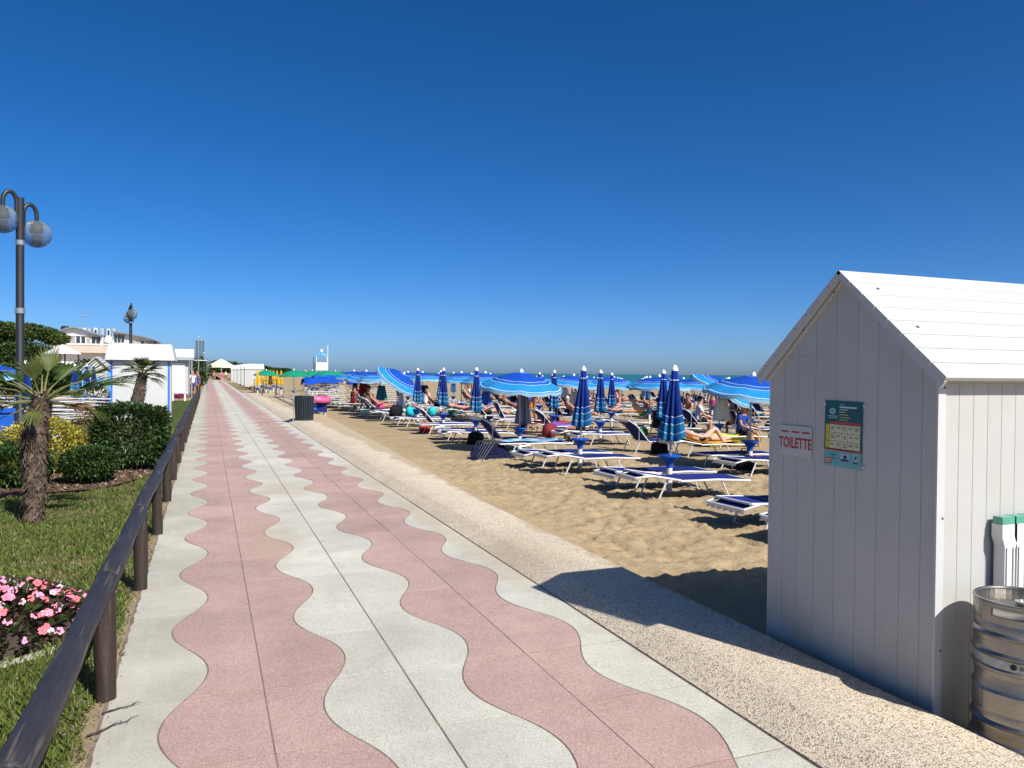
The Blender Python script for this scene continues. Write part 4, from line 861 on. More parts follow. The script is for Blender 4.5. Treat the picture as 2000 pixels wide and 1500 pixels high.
# ================================================================ people
SKIN=[mat('skin_%d'%i,c,.5,.08,9,spec=.35) for i,c in enumerate([(.52,.29,.19),(.42,.2,.115),(.3,.13,.07),(.58,.36,.27)])]
def wearm(n,c): return mat('wear_'+n,c,.8,.1,14,bump=.1,bscale=120,spec=.2)
HAIR=[mat('hair_dark',(.02,.013,.01),.5,.2,30),mat('hair_brown',(.08,.04,.02),.5,.2,30),mat('hair_fair',(.35,.24,.12),.5,.2,30),mat('hair_grey',(.3,.3,.3),.5,.2,30)]
def nz(v): return Vector(v).normalized()
def body_mesh(p):
    """skeleton with radii -> skin modifier -> continuous body; returns mesh, joints and a region per vertex"""
    J=[];Rr=[];E=[];reg=[]
    def j(co,r,par,rg): J.append(Vector(co)); Rr.append(r if isinstance(r,tuple) else (r,r)); reg.append(rg); i=len(J)-1; (E.append((par,i)) if par is not None else None); return i
    up=nz(p['torso']); X=Vector((1,0,0)); fr=up.cross(X)*-1; fr=X.cross(up)*1.0; fr=-fr if p.get('flip') else fr
    front=Vector(p['front']); 
    pel=j((0,0,0),(.135,.1),None,'hip'); sp=j(up*.17,(.115,.085),pel,'waist'); ch=j(up*.36,(.145,.1),sp,'chest'); nk=j(up*.5,(.055,.055),ch,'neck')
    hd=nz(p.get('head',p['torso'])); h1=j(J[nk]+hd*.1,(.07,.078),nk,'head'); h2=j(J[nk]+hd*.18+front*.008,(.082,.096),h1,'head'); h3=j(J[nk]+hd*.26,(.05,.06),h2,'head'); ns=j(J[nk]+hd*.14+front*.105,(.012,.012),h1,'head')
    for s in (-1,1):
        k='L' if s<0 else 'R'; ua,fa=p['arm'][0 if s<0 else 1]; th,sh=p['leg'][0 if s<0 else 1]
        a=j(J[ch]+up*.07+X*s*.165,(.056,.052),ch,'shoulder'); e=j(J[a]+nz(ua)*.28,(.04,.04),a,'arm'); wr=j(J[e]+nz(fa)*.24,(.026,.024),e,'fore'); f=nz(fa); lat=X if abs(f.x)<.8 else Vector((0,0,1)); lat=(lat-f*lat.dot(f)).normalized()
        pm_=j(J[wr]+f*.075,(.034,.014),wr,'hand')
        for q,(o,l) in enumerate(((-.028,.06),(-.01,.075),(.01,.07),(.028,.055))):
            b=j(J[pm_]+lat*o+f*.025,.009,pm_,'hand'); c=j(J[b]+f*l*.5+front*.008,.0085,b,'hand'); j(J[c]+f*l*.45+front*.02,.007,c,'hand')
        b=j(J[wr]+f*.04-lat*s*.04,.01,wr,'hand'); j(J[b]+f*.045-lat*s*.018,.0085,b,'hand')
        h=j(J[pel]-up*.03+X*s*.088,(.09,.09),pel,'hip'); kn=j(J[h]+nz(th)*.41,(.056,.056),h,'thigh'); ca=j(J[kn]+nz(sh)*.14,(.056,.056),kn,'calf'); an=j(J[kn]+nz(sh)*.4,(.034,.036),ca,'calf'); ft=nz(p.get('foot',front)); j(J[an]+ft*.15+nz(sh)*.045,(.034,.022),an,'foot'); j(J[an]-ft*.045+nz(sh)*.04,(.028,.026),an,'foot')
    me=bpy.data.meshes.new('b'); me.from_pydata([tuple(v) for v in J],E,[]); o=bpy.data.objects.new('b',me); COL.objects.link(o)
    o.modifiers.new('s','SKIN'); sl=me.skin_vertices[0].data
    for i,r in enumerate(Rr): sl[i].radius=r
    sl[pel].use_root=True
    ss=o.modifiers.new('d','SUBSURF'); ss.levels=1; ss.render_levels=1
    dg=bpy.context.evaluated_depsgraph_get(); dg.update(); out=bpy.data.meshes.new_from_object(o.evaluated_get(dg)); bpy.data.objects.remove(o)
    out.polygons.foreach_set('use_smooth',[True]*len(out.polygons))
    A=np.array([J[a] for a,b in E]); B=np.array([J[b] for a,b in E]); rg=[reg[b] for a,b in E]; ra=np.array([min(Rr[b]) for a,b in E])
    co=np.empty(len(out.vertices)*3); out.vertices.foreach_get('co',co); co=co.reshape(-1,3)
    ab=B-A; t=np.clip(((co[:,None]-A)*ab).sum(2)/((ab**2).sum(1)+1e-9),0,1); d=np.linalg.norm(co[:,None]-(A+t[...,None]*ab),axis=2)/ (ra+.03); near=d.argmin(1); tt=t[np.arange(len(co)),near]
    vr=[(rg[n],tt[i]) for i,n in enumerate(near)]
    mn=min(co[:,2]); return out,J,vr,J[nk]+hd*.17,hd,front,co
def shell(me,co,vr,test,off,name,m):
    no=np.empty(len(me.vertices)*3); me.vertices.foreach_get('normal',no); no=no.reshape(-1,3); ok=[test(*v) for v in vr]; mp={}; P=[];F=[]
    for pl in me.polygons:
        if all(ok[i] for i in pl.vertices):
            f=[]
            for i in pl.vertices:
                if i not in mp: mp[i]=len(P); P.append(tuple(co[i]+no[i]*off))
                f.append(mp[i])
            F.append(tuple(f))
    mb=MB(); mb.add(P,F); q=mb.mesh(name,m); q.polygons.foreach_set('use_smooth',[True]*len(q.polygons)); return q
W_={'trunks':lambda r,t:r=='hip' or (r=='thigh' and t<.4) or (r=='waist' and t<.15),'bikini':lambda r,t:(r=='hip') or (r=='thigh' and t<.08),'top':lambda r,t:r in('chest',) and t>.35 or (r=='neck' and t<.1),'shirt':lambda r,t:r in('chest','shoulder','waist') or (r=='arm' and t<.55) or (r=='neck' and t<.35) or r=='hip','dress':lambda r,t:r in('chest','waist','hip') or (r=='thigh' and t<.5) or (r=='neck' and t<.15),'shorts':lambda r,t:r=='hip' or (r=='thigh' and t<.75)}
POSES={
 'stand':dict(torso=(0,0,1),front=(0,-1,0),arm=[((-.2,0,-1),(-.05,-.15,-1)),((.2,0,-1),(.05,-.2,-1))],leg=[((-.05,0,-1),(0,.03,-1)),((.05,-.05,-1),(0,.06,-1))]),
 'walk':dict(torso=(0,-.05,1),front=(0,-1,0),arm=[((-.15,-.4,-1),(0,-.6,-1)),((.15,.4,-1),(0,.1,-1))],leg=[((-.03,.38,-1),(0,.55,-1)),((.03,-.4,-1),(0,.05,-1))]),
 'bend':dict(torso=(0,-.35,1),front=(0,-1,-.3),head=(0,-.3,1),arm=[((-.25,-.5,-1),(0,-.8,-1)),((.3,-.3,-1),(-.2,-.6,-.7))],leg=[((-.1,.12,-1),(0,.2,-1)),((.1,-.25,-1),(0,.15,-1))]),
 'lieknee':dict(torso=(0,1,.42),front=(0,-.1,1),head=(0,1,.6),arm=[((-.35,-.9,-.3),(.1,-1,.0)),((.35,-.9,-.3),(-.1,-1,.0))],leg=[((-.1,-1,.85),(0,-.75,-1)),((.1,-1,.03),(0,-1,-.05))],foot=(0,-.9,.3)),
 'lie':dict(torso=(0,1,.15),front=(0,0,1),head=(0,1,.25),arm=[((-.4,-.9,-.1),(.2,-1,.1)),((.4,-.9,-.1),(0,-1,.1))],leg=[((-.08,-1,.0),(0,-1,-.03)),((.08,-1,.04),(0,-1,-.06))],foot=(0,-.3,1)),
 'recline':dict(torso=(0,.72,.75),front=(0,-.6,.7),head=(0,.5,.9),arm=[((-.3,-.6,-.6),(.2,-1,.35)),((.3,-.6,-.6),(-.2,-1,.35))],leg=[((-.1,-1,.3),(0,-1,-.35)),((.1,-1,.05),(0,-1,-.06))],foot=(0,-.3,1)),
 'sit':dict(torso=(0,-.12,1),front=(0,-1,0),head=(0,-.2,1),arm=[((-.25,-.35,-1),(.1,-1,-.35)),((.25,-.35,-1),(-.1,-1,-.3))],leg=[((-.15,-1,-.05),(0,.05,-1)),((.2,-1,0),(0,-.1,-1))]),
}
BODY={}
def person(label,pose,loc,rz,wear,skin=0,hair=0,scale=1.,long=False):
    if pose not in BODY: BODY[pose]=(body_mesh(POSES[pose]),{})
    (me,J,vr,hc,hd,front,co),cache=BODY[pose]
    t=tag(obj('person',me.copy(),None,loc,(0,0,rz)),label,'person',None); t.data.materials.clear(); t.data.materials.append(SKIN[skin]); t.scale=(scale,)*3
    for w_,m in wear:
        if w_ not in cache: cache[w_]=shell(me,co,vr,W_[w_],.014 if w_ in('shirt','dress') else .009,w_,m)
        q=cache[w_].copy(); q.materials.clear(); q.materials.append(m); obj({'trunks':'swim_trunks','bikini':'bikini_bottom','top':'bikini_top'}.get(w_,w_),q,t)
    mb=MB(); n=14; prof=[]
    q=hd.to_track_quat('Z','Y').to_matrix(); bk=-front
    P=[];F=[]
    for i in range(9):
        th=pi*.62*i/8
        for k in range(n):
            a=2*pi*k/n; d=Vector((sin(th)*cos(a),sin(th)*sin(a),cos(th))); d=(q@d); fdot=d.dot(front)
            r=.104+.006*sin(5*a+i); lim=1.0 if fdot<.35 or i<4 else .72
            P.append(tuple(hc+hd*.025+bk*.014+d*r*lim+(-(hd)*.13*(i/8)**3 if long and fdot<.1 else Vector((0,0,0)))))
    for i in range(8):
        for k in range(n): F.append((i*n+k,(i+1)*n+k,(i+1)*n+(k+1)%n,i*n+(k+1)%n))
    mb.add(P,F); mb.build('hair',HAIR[hair],t,80)
    mb=MB(); x=Vector((1,0,0))
    for s in (-1,1):
        mb=MB(); c=hc-hd*.0+front*.09+x*s*.03; mb.lathe([(0,.007),(.007,.004),(.009,0)],8); e=mb.build('eye',mat('eye_dark',(.02,.015,.01),.3,0),t); e.location=c; e.rotation_euler=front.to_track_quat('Z','Y').to_euler()
    mb=MB(); mb.box((0,0,0),(.04,.008,.006)); e=mb.build('mouth',mat('lips',(.3,.07,.06),.5,0),t); e.matrix_local=Matrix.Translation(hc-hd*.075+front*.078)@front.to_track_quat('Z','Y').to_matrix().to_4x4()
    return t
def ipos(px,py,z):
    """ground position under an image direction (2000 px wide reference) at height z"""
    d=_f+_R*((px-1000)/1500)+_U*((750-py)/1500); t=(z-1.65)/d.z; return Vector((d.x*t,d.y*t,z))
HP=pi/2
wb=wearm('black',(.012,.012,.014)); wr=wearm('coral',(.55,.1,.06)); wpk=wearm('pink',(.7,.08,.25)); wbl=wearm('blue',(.02,.06,.3)); wwh=wearm('white',(.7,.7,.68)); wor=wearm('orange',(.6,.2,.03)); wgn=wearm('green',(.03,.2,.08)); wbr=wearm('taupe',(.14,.1,.07)); wtq=wearm('turquoise',(.02,.35,.4)); wma=wearm('maroon',(.18,.015,.02)); wpu=wearm('purple',(.12,.06,.4))
LZ=.285
def on_bed(row,k,sd,dx=0,dz=0): X,Y,z=UPOS[(row,k)]; return (X+dx,Y+(-.53 if sd==0 else .42),z+LZ+.08+dz)
# the reclining woman and other sunbathers (head to -x: rz=+90deg)
X,Y,Z=UPOS[(1,2)]
person('person in white top and dark bikini bottom lying with one knee up on orange towel','lieknee',on_bed(1,2,0,.58),HP,[('bikini',wb),('top',wwh)],3,1,1.,True)
person('person in pink lying on a mint towel in the front row','recline',on_bed(0,7,0,-.12,.02),HP,[('dress',wpk)],1,0)
person('person with bare back in dark trunks lying under the open front umbrella','recline',on_bed(1,6,0,-.15,.02),HP,[('trunks',wb)],0,1)
person('person in orange bottoms and dark top walking between the rows','bend',UPOS[(1,5)][:1]+(UPOS[(1,5)][1]-1.4,UPOS[(1,5)][2]+.8),.9,[('bikini',wor),('top',wb)],1,0,.97,True)
person('person with tanned bare back sitting behind the second folded umbrella','sit',on_bed(1,3,1,-.3,.02),-2.2,[('trunks',wb)],1,0)
person('person in taupe shirt sitting with back to camera in the front row','sit',on_bed(0,8,0,.0,.02),2.9,[('shirt',wbr),('shorts',wbl)],1,0)
spec=[('person in blue trunks standing near the second row folded umbrellas','stand',(2,7,-.9,-1.0),.4,[('trunks',wbl)],1,0),
('person in coral swimsuit standing under the third row umbrellas','stand',(2,9,-.7,-1.2),-.8,[('dress',wr)],0,1),
('person in black dress sitting in shade left of the tallest folded umbrella','sit',(2,4,-.4,-.5),1.7,[('dress',wb)],1,0),
('person in maroon trunks sitting under the tilted umbrella by the cabin','sit',(3,4,-.35,.45),2.4,[('trunks',wma)],2,0),
('person in blue shirt sitting under the tilted umbrella by the cabin','sit',(2,3,.3,-.5),.4,[('shirt',wbl),('shorts',wb)],1,1),
('person in white shirt sitting close to the cabin roof corner','sit',(3,5,-.2,-.5),1.2,[('shirt',wwh),('shorts',wb)],0,0),
('person with coral trunks reclining in the third row','recline',(2,6,-.1,-.53),HP,[('trunks',wr)],1,0),
('person in turquoise bikini lying in the fourth row','lie',(3,7,0,-.53),HP,[('bikini',wtq),('top',wtq)],1,2),
('person in green trunks reclining in the fourth row','recline',(3,6,-.1,.42),HP,[('trunks',wgn)],0,3),
('person in orange trunks lying in the third row beyond the walker','lieknee',(2,8,0,-.53),HP,[('trunks',wor)],2,0),
('person in pink bikini lying in the second row left part','lie',(1,7,0,-.53),HP,[('bikini',wpk),('top',wpk)],0,1),
('person in black trunks reclining in the second row left part','recline',(1,8,-.1,.42),HP,[('trunks',wb)],1,0),
('person in white top sitting in the second row far left','sit',(1,9,0,-.5),2.,[('shirt',wwh),('bikini',wb)],1,1),
('person in maroon dress sitting in the front row far left','sit',(0,9,-.1,-.5),2.4,[('dress',wma)],2,0),
('person in purple dress reclining in the fourth row middle','recline',(3,9,-.1,-.53),HP,[('dress',wpu)],1,0),
('person in coral bikini reclining in the third row left','recline',(2,10,-.1,-.53),HP,[('bikini',wr),('top',wr)],0,2)]
for lb,ps,(row,k,dx,dy),rz,we,sk,hr in spec:
    X,Y,Z=UPOS[(row,k)]; z=Z+(.885 if ps in('stand','walk') else LZ+.1); person(lb,ps,(X+dx,Y+dy,z),rz,we,sk,hr)
r2=random.Random(3); i=0; WN=[('black',wb),('coral',wr),('pink',wpk),('blue',wbl),('white',wwh),('orange',wor),('turquoise',wtq),('purple',wpu)]; seen=set()
for row in (3,4,5,6):
    for k in sorted(STATE[row]):
        if r2.random()<.25 or (row,k) in ((3,4),(3,5),(3,6),(3,7),(3,9)): continue
        n_,m_=r2.choice(WN); ps=r2.choice(['sit','recline','lie','stand','recline','sit']); X,Y,Z=UPOS[(row,k)]; kk=sorted(STATE[row]).index(k)
        person('person in %s %s at the %s umbrella place, %s'%(n_,{'sit':'sitting','recline':'reclining','lie':'lying','stand':'standing'}[ps],ORD[kk],ROWN[row]),ps,(X+(r2.uniform(-.9,-.6) if ps=='stand' else -.1),Y+(-.53 if ps!='stand' else -1.1),Z+(.885 if ps=='stand' else LZ+.1)),HP if ps in('recline','lie') else r2.uniform(0,6),[('trunks',m_)] if r2.random()<.5 else [('dress' if r2.random()<.4 else 'bikini',m_),('top',m_)],r2.choice([0,1,1,2]),r2.choice([0,0,1,2]))
for i,(lb,px,py,ps,we,sk,rz) in enumerate([('person in dark shorts walking on the far left of the promenade',418,746,'walk',[('trunks',wb)],1,.1),('person in pink top walking on the far promenade centre',433,746,'walk',[('dress',wpk)],0,3.2),('smallest far person in white shirt on the promenade',441,741,'stand',[('shirt',wwh),('shorts',wb)],1,0.)]):
    q=ipos(px,py,0.); person(lb,ps,(q.x,q.y,.885),rz,we,sk,0)
q=ipos(377,772,0.); person('person in white and blue shirt standing by the far fence end','stand',(-.95,56,.885),.5,[('shirt',wwh),('shorts',wbl)],1,0)
person('person in blue dress standing at the far fence end by the path','stand',(-.72,58.5,.885),-.4,[('dress',wbl)],2,0)
# ================================================================ towels, bags
def towel(label,loc,rz,m,L=1.75,wd=.52,back=0.,hang=0.):
    mb=MB(); nx,ny=14,6; P=[]
    for i in range(nx+1):
        for j in range(ny+1):
            x=-L/2+L*i/nx; v=j/ny*2-1; y=v*wd/2; z=.012*sin(7*x+3*v)+.008*sin(15*v+4*x)-.03*(1-v*v)
            if hang and v<-.6: z-=hang*(-v-.6)/.4; y=-wd/2*.62
            hx=-.28
            if x<hx and back: d=hx-x; x=hx-d*cos(back); z+=d*sin(back)
            P.append((x,y,z))
    mb.add(P,[(i*(ny+1)+j,(i+1)*(ny+1)+j,(i+1)*(ny+1)+j+1,i*(ny+1)+j+1) for i in range(nx) for j in range(ny)])
    o=mb.build('beach_towel',m,None,70); o.location=loc; o.rotation_euler=(0,0,rz); s=o.modifiers.new('t','SOLIDIFY'); s.thickness=.008; s.offset=1
    return tag(o,label,'towel')
def bed(row,k,sd,dz=.03): X,Y,z=UPOS[(row,k)]; return (X,Y+(-.53 if sd==0 else .42),z+LZ+dz)
towel('orange towel under the lying person with one knee up',tuple(Vector(bed(1,2,0))+Vector((.6,0,0))),0,fab('orange_towel',(.68,.33,.03)),1.85,.6,.32)
towel('mint patterned towel hanging off the lounger of the person in pink',bed(0,7,0),0,fab('mint_towel',(.4,.6,.5),extra=speckle((.1,.25,.2),(.7,.75,.7),18,.5,.5)),1.8,.56,.0,.22)
towel('crumpled pale blue towel on a front row lounger by the third umbrella',bed(0,2,0),.03,fab('pale_blue_towel',(.12,.35,.6),extra=speckle((.5,.3,.5),(.6,.7,.75),7,.4,.5)),1.5,.5)
towel('yellow towel on a third row lounger near the cabin',bed(2,3,0),0,fab('yellow_towel',(.6,.55,.03)),1.6,.56,0,.3)
towel('purple towel draped on a second row lounger behind the open umbrella',bed(1,4,0,.06),.1,fab('purple_towel',(.16,.09,.5)),1.,.56,.2,.25)
towel('red towel on a second row lounger behind the front open umbrella',bed(1,4,1,.04),.1,fab('red_towel',(.5,.04,.05)),1.5,.56,0.)
def hang(label,loc,rz,wd,L,m,name='hanging_towel'):
    mb=MB(); nx,nz_=10,8; P=[]
    for i in range(nx+1):
        for k in range(nz_+1):
            u=i/nx*2-1; f=k/nz_; P.append((u*wd/2*(.55+.45*f),.05*sin(6*u+1.2)*f+.02*sin(11*u),-L*f*(1-.06*abs(u))))
    mb.add(P,[(i*(nz_+1)+k,(i+1)*(nz_+1)+k,(i+1)*(nz_+1)+k+1,i*(nz_+1)+k+1) for i in range(nx) for k in range(nz_)]); o=mb.build(name,m,None,80); o.location=loc; o.rotation_euler=(0,0,rz); s=o.modifiers.new('t','SOLIDIFY'); s.thickness=.012
    return tag(o,label,'towel')
X,Y,Z=UPOS[(0,2)]; hang('grey towel hanging from the pole of the open front umbrella',(X+.1,Y+.05,Z+1.32),-.4,.36,.72,fab('grey_towel',(.2,.2,.22)))
X,Y,Z=UPOS[(0,6)]; hang('white towel hanging under the tilted front umbrella',(X+.15,Y,Z+1.0),-.4,.28,.6,fab('white_towel',(.75,.75,.73)))
X,Y,Z=UPOS[(0,8)]; hang('dark red towel hanging under the far left open umbrella',(X-.1,Y,Z+1.35),-.4,.55,.7,fab('dark_red_towel',(.25,.02,.015)))
X,Y,Z=UPOS[(1,6)]; hang('blue towel hanging in the second row shade',(X,Y-.1,Z+1.2),-.4,.4,.75,fab('blue_towel',(.03,.12,.45)))
def bag(label,loc,rz,s,m):
    t=thing('beach_bag',label,'bag',loc,rz); mb=MB(); P=[]; n=14; prof=[(.34,0),(.42,.05),(.46,.3),(.42,.55),(.3,.66),(.12,.7)]
    mb.lathe([(r*s,z*s) for r,z in prof],n,wob=lambda a,i:(1.0+.12*sin(3*a+i))*(1 if abs(sin(a))<.7 else .78)); mb.add([(.0,0,.69*s)],[]); mb.build('body',m,t,60)
    mb=MB(); mb.tube([(-.18*s,0,.62*s),(-.12*s,0,.95*s),(.12*s,0,.97*s),(.18*s,0,.62*s)],.018*s+.005,6); mb.build('handle',m,t); return t
X,Y,Z=UPOS[(0,3)]
bag('big black bag beside a front row lounger at third folded umbrella',(UPOS[(0,3)][0]-.35,UPOS[(0,3)][1]-.95,UPOS[(0,3)][2]),.3,.45,fab('black_bag',(.012,.012,.014)))
bag('turquoise bag on a lounger left of the folded front umbrellas',(UPOS[(0,5)][0]-.2,UPOS[(0,5)][1]+.1,LZ-.05),.3,.42,fab('turquoise_bag',(.02,.45,.5)))
bag('second turquoise bag right of the other one in the front row',(UPOS[(0,5)][0]+.55,UPOS[(0,5)][1]+.2,LZ-.05),.9,.38,fab('turquoise_bag',(.02,.45,.5)))
bag('black bag left of the turquoise bags',(UPOS[(0,5)][0]-.65,UPOS[(0,5)][1]+.35,LZ-.08),.3,.5,fab('black_bag',(.012,.012,.014)))
bag('magenta bag on the sand near the cabin corner',(UPOS[(1,1)][0]+.75,UPOS[(1,1)][1]+.9,UPOS[(1,1)][2]),.3,.3,fab('magenta_bag',(.5,.03,.2)))
bag('maroon bag below the open second row umbrellas',(UPOS[(1,4)][0]-.6,UPOS[(1,4)][1]-1.0,UPOS[(1,4)][2]),.6,.55,fab('maroon_bag',(.2,.03,.04)))
# folded navy pushchair-like hood and net under the nearest towel lounger
X,Y,Z=UPOS[(0,2)]; t=thing('navy_beach_tent','crumpled navy sunshade tent half under a front row lounger','sunshade',(X-.98,Y-1.0,Z+.0),.25)
mb=MB(); n=9; P=[]
for i in range(n+1):
    a=pi*i/n
    for k in range(9):
        b=pi*k/8; rr=1+.09*sin(4*a+3*b); P.append((.5*cos(a)*rr,.3*sin(b)*rr*cos(a*.3)-.1,max(0,.33*sin(a)*sin(b)*rr)))
mb.add(P,[(i*9+k,(i+1)*9+k,(i+1)*9+k+1,i*9+k+1) for i in range(n) for k in range(8)]); mb.build('cover',fab('black_navy_mesh',(.006,.008,.03)),t,50)
for i in range(7):
    y=-.32+.1*i; MB().tube([(-.5+.02*i,y,.0),(-.2,y+.02,.34),(.15,y+.05,.36)],.008,5).build('hoop_rod',M_DARKM,t)
# pink inflatable and blue bottle behind the litter bin
t=thing('inflatable_ring','pink inflatable ring lying on the lounger pile behind the bin','inflatable',(3.75,29.2,.62)); 
mb=MB(); mb.tube([(.42*cos(a),.42*sin(a),.03*sin(2*a)) for a in [2*pi*i/24 for i in range(25)]],.11,10); mb.build('tube',mat('pink_vinyl',(.7,.12,.25),.3,.05,4,spec=.5),t,80); mb=MB(); mb.tube([(.0,.5,.05),(.0,.58,.1)],.02,6); mb.build('valve',M_WHITE,t)
t=thing('beach_trolley','small trolley with blue crate behind the litter bin','trolley',(3.75,29.2,-.1)); MB().box((0,0,.42),(.7,.5,.34)).build('crate',M_NAVY,t); MB().box((-.12,-.26,.45),(.2,.02,.24)).build('blue_panel',M_TRAY,t)
for x in(-.3,.3):
    for y in(-.2,.2): MB().tube([(x,y,0),(x,y,.28)],.02,6).build('leg',M_ALU,t)

def tarp(label,X,Y,z,rz,m,L=1.9,wd=1.2):
    mb=MB(); nx,ny=16,12; P=[]; r=random.Random(int(X*100))
    for i in range(nx+1):
        for j in range(ny+1):
            u=i/nx*2-1; v=j/ny*2-1; e=max(abs(u),abs(v)); P.append((u*L/2*(1-.1*max(0,e-.7)),v*wd/2,-.55*max(0,abs(v)-.5)**1.3-.3*max(0,abs(u)-.8)+.05*sin(5*u+4*v)+.04*sin(9*v-3*u)))
    mb.add(P,[(i*(ny+1)+j,(i+1)*(ny+1)+j,(i+1)*(ny+1)+j+1,i*(ny+1)+j+1) for i in range(nx) for j in range(ny)]); o=mb.build('tarpaulin',m,None,60); o.location=(X,Y,z); o.rotation_euler=(0,0,rz); return tag(o,label,'cover')
tarp('crumpled blue cover on the nearest lounger pile behind the bin',5.2,38.5,1.32,.1,M_ROYAL); tarp('crumpled blue cover on the second lounger pile behind the bin',6.1,42.5,1.4,.3,M_MID); tarp('navy cover on the lounger pile right of the bin',7.6,40.,1.3,-.1,M_DEEP)

M_TWIG=mat('dry_twig',(.06,.045,.035),.9,.2,30)
for lb,x0,y0,x1,y1 in (('dry thorny twig lying on the border strip, nearer one',-.5,3.86,-.3,4.02),('dry thorny twig lying on the border strip, farther one',-.47,4.1,-.3,4.17)):
    t=thing('dry_twig',lb,'twig',(x0,y0,.006)); r=random.Random(int(y0*100)); dx,dy=x1-x0,y1-y0; pts=[(dx*i/8+r.uniform(-.008,.008),dy*i/8+r.uniform(-.008,.008),.004+.006*r.random()) for i in range(9)]
    MB().tube(pts,[.0045-.0004*i for i in range(9)],5).build('stem',M_TWIG,t)
    for i in (2,4,5,6): p=Vector(pts[i]); MB().tube([p,p+Vector((r.uniform(-.03,.03),r.uniform(.01,.035)*r.choice((-1,1)),.008))],[.003,.001],4).build('side_shoot',M_TWIG,t)

# more bags and hanging towels among the rows
r3=random.Random(8); BC=[('black',(.012,.012,.014)),('straw',(.4,.27,.12)),('navy',(.01,.015,.06)),('red',(.4,.03,.03)),('green',(.03,.2,.1)),('grey',(.12,.12,.13))]
for row in (0,1,2,3,4):
    for k in sorted(STATE[row]):
        kk=sorted(STATE[row]).index(k); X,Y,Z=UPOS[(row,k)]
        if (row,k) in ((0,-1),(0,0),(0,1),(0,2),(0,3),(0,5)): continue
        if r3.random()<.55:
            n_,c_=r3.choice(BC); bag('%s beach bag on the sand at the %s umbrella place, %s'%(n_,ORD[kk],ROWN[row]),(X+r3.uniform(-.7,.5),Y+r3.uniform(-.1,.1),Z),r3.uniform(0,3),r3.uniform(.3,.5),fab(n_+'_bag',c_))
        if STATE[row][k] and STATE[row][k][1]=='o' and r3.random()<.5 and (row,k) not in ((0,6),(0,8),(1,6),(1,1)):
            n_,c_=r3.choice([('dark blue',(.01,.03,.15)),('black',(.015,.015,.018)),('rust',(.3,.09,.04)),('teal',(.02,.18,.2)),('white',(.65,.65,.62))]); hang('%s towel hanging from the umbrella at the %s place, %s'%(n_,ORD[kk],ROWN[row]),(X+.05,Y-.05,Z+r3.uniform(1.15,1.3)),-.4+r3.uniform(-.5,.5),r3.uniform(.3,.5),r3.uniform(.5,.75),fab(n_.replace(' ','_')+'_cloth',c_))
# ================================================================ kiosk, background cabins and buildings
M_BLUETRIM=mat('blue_trim',(.02,.16,.62),.5,.06); M_LBLUE=mat('light_blue_paint',(.12,.38,.75),.5,.06); M_DARKO=mat('door_shade_and_post_dark',(.02,.02,.022),.6,.1); M_GREYP=mat('grey_parapet',(.35,.37,.4),.6,.08)
k=thing('white_kiosk','white kiosk with blue corner trim and flared roof left of the path','kiosk',(-2.1,28.5,0))
hw=.885
for i in range(12): MB().box((-hw+.0735+i*.1475,.01,.95),(.146,.03,2.1)).build('front_board',M_ROOF,k)
MB().box((0,1.05,.95),(2*hw-.01,2.05,2.08)).build('wall_core',M_BOARD,k)
for s in (-1,1): MB().box((s*(hw-.02),-.012,.95),(.055,.02,2.1)).build('corner_trim',M_BLUETRIM,k)
MB().box((hw+.03,.35,.95),(.04,.7,2.1)).build('side_board',M_BOARD,k)
mb=MB(); a,b=(hw+.17,hw+.06); mb.add([(-a,-.2,1.98),(a,-.2,1.98),(a,2.3,1.98),(-a,2.3,1.98),(-b,-.08,2.52),(b,-.08,2.52),(b,2.2,2.52),(-b,2.2,2.52)],[(3,2,1,0),(4,5,6,7),(0,1,5,4),(1,2,6,5),(2,3,7,6),(3,0,4,7)]); mb.build('roof',M_ROOF,k)
MB().box((0,-.03,1.955),(2*hw+.1,.05,.04)).build('eave_board',M_GREYP,k)
k=thing('white_bar_kiosk','second white kiosk with dark doorway behind the first','kiosk',(-2.25,50,0))
MB().box((0,1.5,1.1),(2.3,3,2.3)).build('wall',M_BOARD,k); MB().box((-.42,-.02,1.0),(.5,.05,2.1)).build('doorway',M_DARKO,k); MB().box((.45,-.05,1.05),(1.05,.06,2.1)).build('door_panel',M_WHITE,k)  # doorway is a dark sheet on the solid wall, painting the opening's inner shade
MB().box((0,1.4,2.35),(2.9,3.6,.18)).build('roof_slab',M_GREYP,k); MB().box((.1,1.4,2.68),(2.7,3.2,.48)).build('parapet',M_WHITE,k); MB().box((1.35,-.3,1.1),(.07,.07,2.3)).build('corner_post',M_GREYALU,k)
t=thing('magenta_flower_bed','low magenta flowers on the grass between the kiosks','flower bed',(-1.6,47,0)); n=900; P=np.stack([RNG.uniform(-.8,.5,n),RNG.uniform(-.7,.7,n),RNG.uniform(.02,.34,n)],-1); v,F,mm=leaf_cloud(P,np.tile([0,0,1.],(n,1)),.12,.1,None,(RNG.random(n)<.45).astype(int)); obj('flowers',npmesh('flowers',v,F,[mat('magenta_petal',(.6,.02,.28),.6),LF_MIDG],False,mm),t); mb=MB(); mb.box((0,0,.03),(1.4,1.5,.1)); mb.build('soil',M_SOIL,t)
t=thing('white_bench','white stone bench before the second kiosk','bench',(-1.45,45.2,0)); MB().box((0,0,.44),(.9,.4,.08)).build('seat',M_WHITE,t)
for s in(-.3,.3): MB().box((s,0,.2),(.1,.34,.4)).build('leg',M_WHITE,t)
